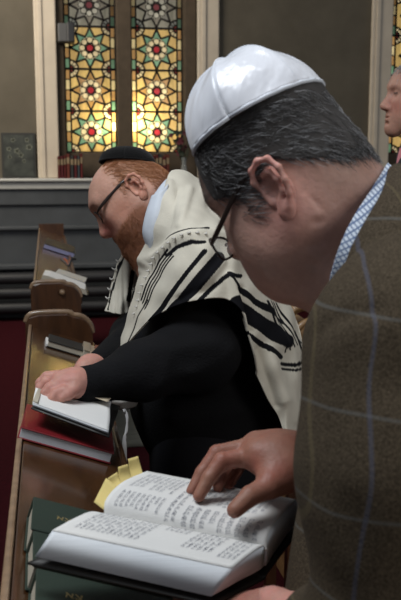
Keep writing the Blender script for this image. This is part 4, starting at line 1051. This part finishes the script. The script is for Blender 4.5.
# right hand on the page
w0 = P(312, 452, 1.08)
hd = [('c', w0, P(285, 455, 1.065), .026, .030, .01), ('e', P(267, 456, 1.06), (.030, .030, .022), .03),
      ('c', P(285, 452, 1.08), P(255, 443, 1.085), .020, .014, .02), ('c', P(285, 466, 1.05), P(256, 454, 1.055), .018, .013, .02), ('c', P(290, 470, 1.04), P(270, 482, 1.02), .020, .017, .02)]
hd += finger([P(254, 446, 1.082), P(217, 453, 1.075), P(202, 473, 1.065), P(192, 491, 1.055)], (.0125, .0105, .0090, .0075))
hd += finger([P(255, 456, 1.06), P(222, 461, 1.05), P(209, 478, 1.04), P(199, 496, 1.03)], (.0130, .0110, .0092, .0076))
hd += finger([P(256, 448, 1.105), P(236, 455, 1.12), P(226, 472, 1.10), P(218, 487, 1.075)], (.0120, .0100, .0085, .0072))
hd += finger([P(262, 450, 1.125), P(245, 458, 1.13), P(235, 474, 1.115), P(228, 487, 1.095)], (.0110, .0090, .0075, .0065))
hd += finger([P(288, 480, 1.035), P(268, 487, 1.015), P(250, 496, 1.0), P(235, 510, .985)], (.0165, .0150, .0122, .0098))
hc = skin_piece(hd, .0016, (.30, .15, .10)); parts.append(hc)  # darker brown skin base: shade over this hand put into its colour
# left hand under the book
lw = P(305, 622, .86)
SH = np.array([0, 0, -.016]); hd2 = [('c', lw, P(272, 604, .90), .028, .030, .01), ('e', P(255, 603, .92), (.045, .045, .020), .03)]
for i in range(4): hd2 += finger([P(240-i*2, 606-i*5, .91+i*.028), P(212-i*2, 606-i*7, .915+i*.03), P(190-i*2, 603-i*8, .93+i*.03), P(178, 598-i*8, .94+i*.03)], (.0115, .0105, .009, .0075))
hd2 += finger([P(276, 600, .895), P(262, 590, .905), P(247, 588, .915)], (.014, .012, .009))
hd2 = [(q[0], q[1]+SH, q[2]+SH, *q[3:]) if q[0] == 'c' else (q[0], q[1]+SH, *q[2:]) for q in hd2]
parts.append(skin_piece(hd2, .002, (.36, .19, .14)))  # skin base darkened too, painting in the shade beneath the book
sl, el = P(392, 350, .82), P(376, 640, .80); srr, er = P(400, 330, 1.18), P(400, 470, 1.18)
inner = [('c', P(385, 255, 1.03), P(440, 380, 1.02), .08, .14, .05), ('c', P(440, 380, 1.02), P(430, 700, 1.0), .14, .14, .05),
         ('c', sl, el, .045, .04, .03), ('c', el, lw, .036, .024, .02), ('c', lw, P(272, 604, .90), .024, .022, .02),
         ('c', srr, er, .045, .04, .03), ('c', er, w0, .034, .024, .02), ('c', w0, P(285, 455, 1.065), .024, .022, .02)]
parts.append(skin_piece(inner, .010))
V, F, K = join(parts)
man1 = mesh('person', V, F, M_skin, None, True, K); base = np.array([*P(440, 600, 1.0)[:2], 0]); place(man1, None, base)
prop(man1, 'grey-haired man in white satin skullcap and checked tweed jacket reading the nearest open book', 'person')
# hair
Vh, Fh = ms[0]; Nh = vnormals(Vh, Fh); x, y, z = Vh.T
wgt = np.clip((z-.030+.62*np.clip(-y-.015, 0, .065))/.008, 0, 1)*np.clip((.070-y)/.01, 0, 1)
wgt = np.maximum(wgt, ((z > -.012) & (y > .012) & (y < .046) & (z < .06)).astype(float)*.28)
wgt *= ~((np.hypot((y+.010)*1.2, z-.002) < .034) & (z < .032) & (np.abs(x) > .05)); wgt = wgt*(((y-KB1[1])*-math.sin(KA1)+(z-KB1[2])*math.cos(KA1)) < -.002)+1e-9
def flow1(Vl):
    d = np.zeros_like(Vl, dtype=float); d[:, 1] = -.8; d[:, 2] = -.45-np.clip((-Vl[:, 1]-.03)*8, 0, 1.2); return d
SV, SF = strands('hair', Vh, Nh, wgt, 9500, .026, .00062, flow1, None, None, .22, 7, curl=.22)
r_ = np.random.default_rng(9); g_ = r_.choice([0, 1, 2], 9500, p=[.50, .35, .15])
colr = np.array([(.08, .076, .074), (.20, .20, .205), (.42, .42, .43)])[g_]; colr = np.repeat(colr, 12, 0)
place(mesh('hair', to_world(SV, R1, c1, s1), SF, M_hairg, None, False, colr), man1)
Vb = Vh+Nh*.004; keep = wgt[Fh].min(1) > .3
place(mesh('hair_base', to_world(Vb, R1, c1, s1), Fh[keep], mat('hair_shade', (.062, .058, .056), .9, .1)), man1)
glasses(man1, R1, c1, s1, slide=.008, drop=.030)
M_satin = mat('white_satin', (.78, .80, .86), .26, .5, var=.03, vscale=8, sheen=.3)
n, l = NT(M_satin); tcs = n['Texture Coordinate']; mps = n.new('ShaderNodeMapping'); mps.inputs['Scale'].default_value = (26, 26, 7); l.new(tcs.outputs['Object'], mps.inputs[0])
ns_ = n.new('ShaderNodeTexNoise'); ns_.inputs['Scale'].default_value = 1.6; ns_.inputs['Detail'].default_value = 2; l.new(mps.outputs[0], ns_.inputs[0]); bs_ = n.new('ShaderNodeBump'); bs_.inputs['Strength'].default_value = .55; bs_.inputs['Distance'].default_value = .008
l.new(ns_.outputs[0], bs_.inputs['Height']); l.new(bs_.outputs[0], n['Principled BSDF'].inputs['Normal'])
b_ = M_satin.node_tree.nodes['Principled BSDF']; b_.inputs['Anisotropic'].default_value = .6
kippah(man1, R1, c1, s1, KB1, KA1, .088, .090, .088, M_satin, panels=6, rimm=mat('satin_hem', (.70, .74, .80), .6, .3))

# jacket
def m_tweed():
    m = mat('tweed', (.050, .042, .028), .95, .15)
    n, l = NT(m); b = n['Principled BSDF']; tc = n['Texture Coordinate']
    no = n.new('ShaderNodeTexNoise'); no.inputs['Scale'].default_value = 520; no.inputs['Detail'].default_value = 3; l.new(tc.outputs['Object'], no.inputs[0])
    r = n.new('ShaderNodeValToRGB'); l.new(no.outputs[0], r.inputs[0]); e = r.color_ramp.elements
    e[0].position = .3; e[0].color = (.024, .018, .011, 1); e[1].position = .72; e[1].color = (.105, .080, .053, 1)
    sp = n.new('ShaderNodeSeparateXYZ'); mpg = n.new('ShaderNodeMapping'); mpg.inputs['Rotation'].default_value = (math.radians(4), math.radians(-5), YAW); l.new(tc.outputs['Object'], mpg.inputs[0])
    wn = n.new('ShaderNodeTexNoise'); wn.inputs['Scale'].default_value = 5; l.new(tc.outputs['Object'], wn.inputs[0])
    ad = n.new('ShaderNodeVectorMath'); ad.operation = 'MULTIPLY_ADD'; l.new(wn.outputs['Color'], ad.inputs[0]); ad.inputs[1].default_value = (.03, .03, .03); l.new(mpg.outputs[0], ad.inputs[2])
    l.new(ad.outputs[0], sp.inputs[0]); last = r.outputs[0]
    for out, per, off, colr, wd in (('Z', .088, .02, (.16, .17, .17), .0016), ('X', .088, .0365, (.10, .12, .19), .0018), ('X', .088, .078, (.16, .13, .07), .0012)):
        a = n.new('ShaderNodeMath'); a.operation = 'ADD'; a.inputs[1].default_value = 10*per+off; l.new(sp.outputs[out], a.inputs[0])
        p = n.new('ShaderNodeMath'); p.operation = 'PINGPONG'; p.inputs[1].default_value = per/2; l.new(a.outputs[0], p.inputs[0])
        c = n.new('ShaderNodeMath'); c.operation = 'LESS_THAN'; c.inputs[1].default_value = wd; l.new(p.outputs[0], c.inputs[0])
        f = n.new('ShaderNodeMath'); f.operation = 'MULTIPLY'; f.inputs[1].default_value = .3; l.new(c.outputs[0], f.inputs[0])
        mx = n.new('ShaderNodeMix'); mx.data_type = 'RGBA'; l.new(f.outputs[0], mx.inputs[0]); l.new(last, mx.inputs[6]); mx.inputs[7].default_value = (*colr, 1); last = mx.outputs[2]
    l.new(last, b.inputs['Base Color'])
    bp = n.new('ShaderNodeBump'); bp.inputs['Strength'].default_value = .35; bp.inputs['Distance'].default_value = .002; l.new(no.outputs[0], bp.inputs['Height']); l.new(bp.outputs[0], b.inputs['Normal'])
    return m
M_tweed = m_tweed()
jk = [('c', P(425, 262, 1.00), P(455, 380, 1.0), .085, .155, .06), ('c', P(455, 380, 1.0), P(450, 620, 1.0), .16, .165, .06), ('c', P(450, 620, 1.0), P(450, 760, 1.0), .165, .17, .05),
      ('c', P(420, 262, .92), P(403, 350, .83), .072, .088, .06), ('c', P(403, 350, .83), P(390, 470, .80), .088, .080, .05), ('c', P(390, 470, .80), P(382, 640, .80), .080, .068, .05),
      ('c', P(374, 640, .80), P(320, 626, .85), .064, .045, .03),
      ('c', P(430, 300, 1.15), P(408, 400, 1.18), .085, .075, .05), ('c', P(408, 400, 1.18), P(396, 460, 1.18), .072, .060, .04), ('c', P(396, 460, 1.18), P(330, 453, 1.10), .058, .040, .03),
      ('c', P(366, 430, .98), P(352, 610, .96), .060, .078, .05)]
jf = folds([((335, 360, .76), (350, 560, .74)), ((372, 330, .73), (352, 480, .72)), ((345, 335, .76), (400, 300, .78)), ((330, 520, .75), (360, 600, .74)), ((395, 420, .72), (372, 600, .72))], .005, .018)
jseam = folds([((306, 338, .80), (345, 318, .765)), ((345, 318, .765), (372, 312, .75)), ((372, 312, .75), (405, 318, .75))], -.006, .006)
jf0 = jf
def jf(X): return jf0(X)+jseam(X)
cloth('jacket', jk, .0065, M_tweed, man1, .003, 14, 11, jf)
# jacket collar and shirt collar
sc1 = [[(388, 164, .985), (372, 190, .945), (353, 220, .915), (340, 248, .905), (331, 278, .925), (327, 306, .96)], [(392, 168, .975), (380, 196, .930), (364, 226, .900), (352, 254, .893), (343, 282, .91), (337, 310, .945)],
       [(398, 180, .975), (390, 208, .925), (376, 238, .895), (362, 266, .885), (352, 292, .90), (344, 320, .935)]]
gs = net([[P(*q) for q in r] for r in sc1], 60, 20)
M_chk = mat('checked_cotton', (.6, .65, .72), .8, .2)
n, l = NT(M_chk); tc = n['Texture Coordinate']; mpn = n.new('ShaderNodeMapping'); mpn.inputs['Rotation'].default_value = (.0, math.radians(35), YAW); l.new(tc.outputs['Object'], mpn.inputs[0]); sp = n.new('ShaderNodeSeparateXYZ'); l.new(mpn.outputs[0], sp.inputs[0]); last = None
for out in ('X', 'Z'):
    a = n.new('ShaderNodeMath'); a.operation = 'ADD'; a.inputs[1].default_value = 1.0; l.new(sp.outputs[out], a.inputs[0])
    p = n.new('ShaderNodeMath'); p.operation = 'PINGPONG'; p.inputs[1].default_value = .0024; l.new(a.outputs[0], p.inputs[0])
    c = n.new('ShaderNodeMath'); c.operation = 'LESS_THAN'; c.inputs[1].default_value = .0007; l.new(p.outputs[0], c.inputs[0])
    mx = n.new('ShaderNodeMix'); mx.data_type = 'RGBA'; l.new(c.outputs[0], mx.inputs[0]); mx.inputs[6].default_value = (.60, .66, .74, 1); mx.inputs[7].default_value = (.13, .18, .30, 1)
    if last is not None: l.new(last, mx.inputs[6])
    last = mx.outputs[2]
l.new(last, n['Principled BSDF'].inputs['Base Color'])
sheet('shirt_collar', gs, M_chk, man1, .004)
jc = [[(390, 170, .975), (383, 194, .915), (366, 224, .885), (352, 252, .875), (343, 282, .885), (333, 312, .915)], [(398, 166, .965), (399, 194, .895), (386, 230, .857), (369, 264, .842), (356, 298, .85), (342, 335, .885)],
      [(414, 168, .965), (424, 200, .885), (412, 245, .838), (392, 290, .818), (372, 330, .818), (350, 372, .85)],
      [(420, 174, .965), (432, 206, .90), (418, 250, .86), (398, 297, .842), (377, 337, .842), (352, 378, .87)]]
sheet('jacket_collar', net([[P(*q) for q in r] for r in jc], 40, 16), M_tweed, man1, .007)
tr = [('c', P(450, 740, 1.0), P(450, 800, 1.0), .16, .165, .04)]
for dd in (-.1, .1):
    hp = P(450, 800, 1.0)+hz*dd; kn = hp.copy(); kn[2] = .46; ft = kn.copy(); ft[2] = .1; tr += [('c', hp, kn, .10, .08, .05), ('c', kn, ft, .075, .065, .04)]
    f0 = kn.copy(); f0[2] = .045; cloth('shoe', [('c', f0, f0-rt*.17, .043, .038, .02)], .008, M_dark, man1, 0)
cloth('trousers', tr, .014, M_trous, man1, .003, 12, 5)

# ---------------- the grey-haired man standing by the far right window
R3 = frame(math.radians(-6), math.radians(-2)); s3 = 1.03
c3 = P(416, 102, 2.9)
neck3 = [(to_world(np.array([[0, -.02, -.03]]), R3, c3, s3)[0], P(434, 150, 2.95), .060, .075, .04)]
ms = head_mesh(R3, c3, s3, head_ops(.95, 1, .004), neck3, .0035)
def col3(V, ear):
    c = np.tile(np.array((.50, .27, .20)), (len(V), 1)); x, y, z = V.T
    c = mixc_arr(c, (.42, .40, .38), np.clip((z-.04)/.02, 0, 1)*np.clip((.07-y)/.02, 0, 1)*(not ear)); c = mixc_arr(c, (.55, .19, .15), np.exp(-((y-.08)**2+(z+.02)**2)/.0008)*.5)
    c = mixc_arr(c, (.10, .08, .07), ((np.abs(z-.023) < .003) & (y > .07) & (np.abs(np.abs(x)-.032) < .013)).astype(float)*.8); return c
parts = [(to_world(V, R3, c3, s3), F, col3(V, i > 0)) for i, (V, F) in enumerate(ms)]
parts.append(skin_piece([('c', P(434, 150, 2.95), P(445, 300, 2.95), .08, .16, .05)], .012))
V, F, K = join(parts); man3 = mesh('person', V, F, M_skin, None, True, K); place(man3, None, np.array([*P(445, 300, 2.95)[:2], 0]))
prop(man3, 'grey-haired man in dark jacket and pink shirt standing at the right edge', 'person')
Vh, Fh = ms[0]; Nh = vnormals(Vh, Fh); x, y, z = Vh.T
wgt = np.clip((z-.058+.9*np.clip(-y, 0, .1))/.01, 0, 1)*np.clip((.082-y)/.01, 0, 1)*(z > -.05)+1e-9
SV, SF = strands('hair', Vh, Nh, wgt, 4000, .028, .0008, flow1, None, None, .3, 17, curl=.3)
place(mesh('hair', to_world(SV, R3, c3, s3), SF, mat('silver_hair', (.42, .41, .40), .6)), man3)
tj = [('c', P(425, 160, 2.92), P(445, 300, 2.95), .10, .19, .05), ('c', P(445, 300, 2.95), P(447, 400, 2.95), .19, .19, .05), ('c', P(418, 178, 2.72), P(425, 270, 2.70), .07, .055, .04), ('c', P(425, 270, 2.70), P(400, 330, 2.72), .055, .04, .04), ('c', P(418, 172, 2.80), P(440, 160, 3.15), .075, .07, .05)]
for dd in (-.1, .1):
    hp = P(447, 400, 2.95)+hz*dd; ft = hp.copy(); ft[2] = .1; tj.append(('c', hp, ft, .13, .07, .05))
cloth('suit', tj, .012, mat('navy_suit', (.012, .012, .02), .8), man3, .003, 12, 9)
sheet('shirt', net([[P(400, 148, 2.86), P(397, 160, 2.83), P(396, 172, 2.82)], [P(407, 150, 2.84), P(408, 162, 2.81), P(404, 176, 2.80)]], 12, 6), mat('pink_shirt', (.55, .20, .22), .7), man3, .004)
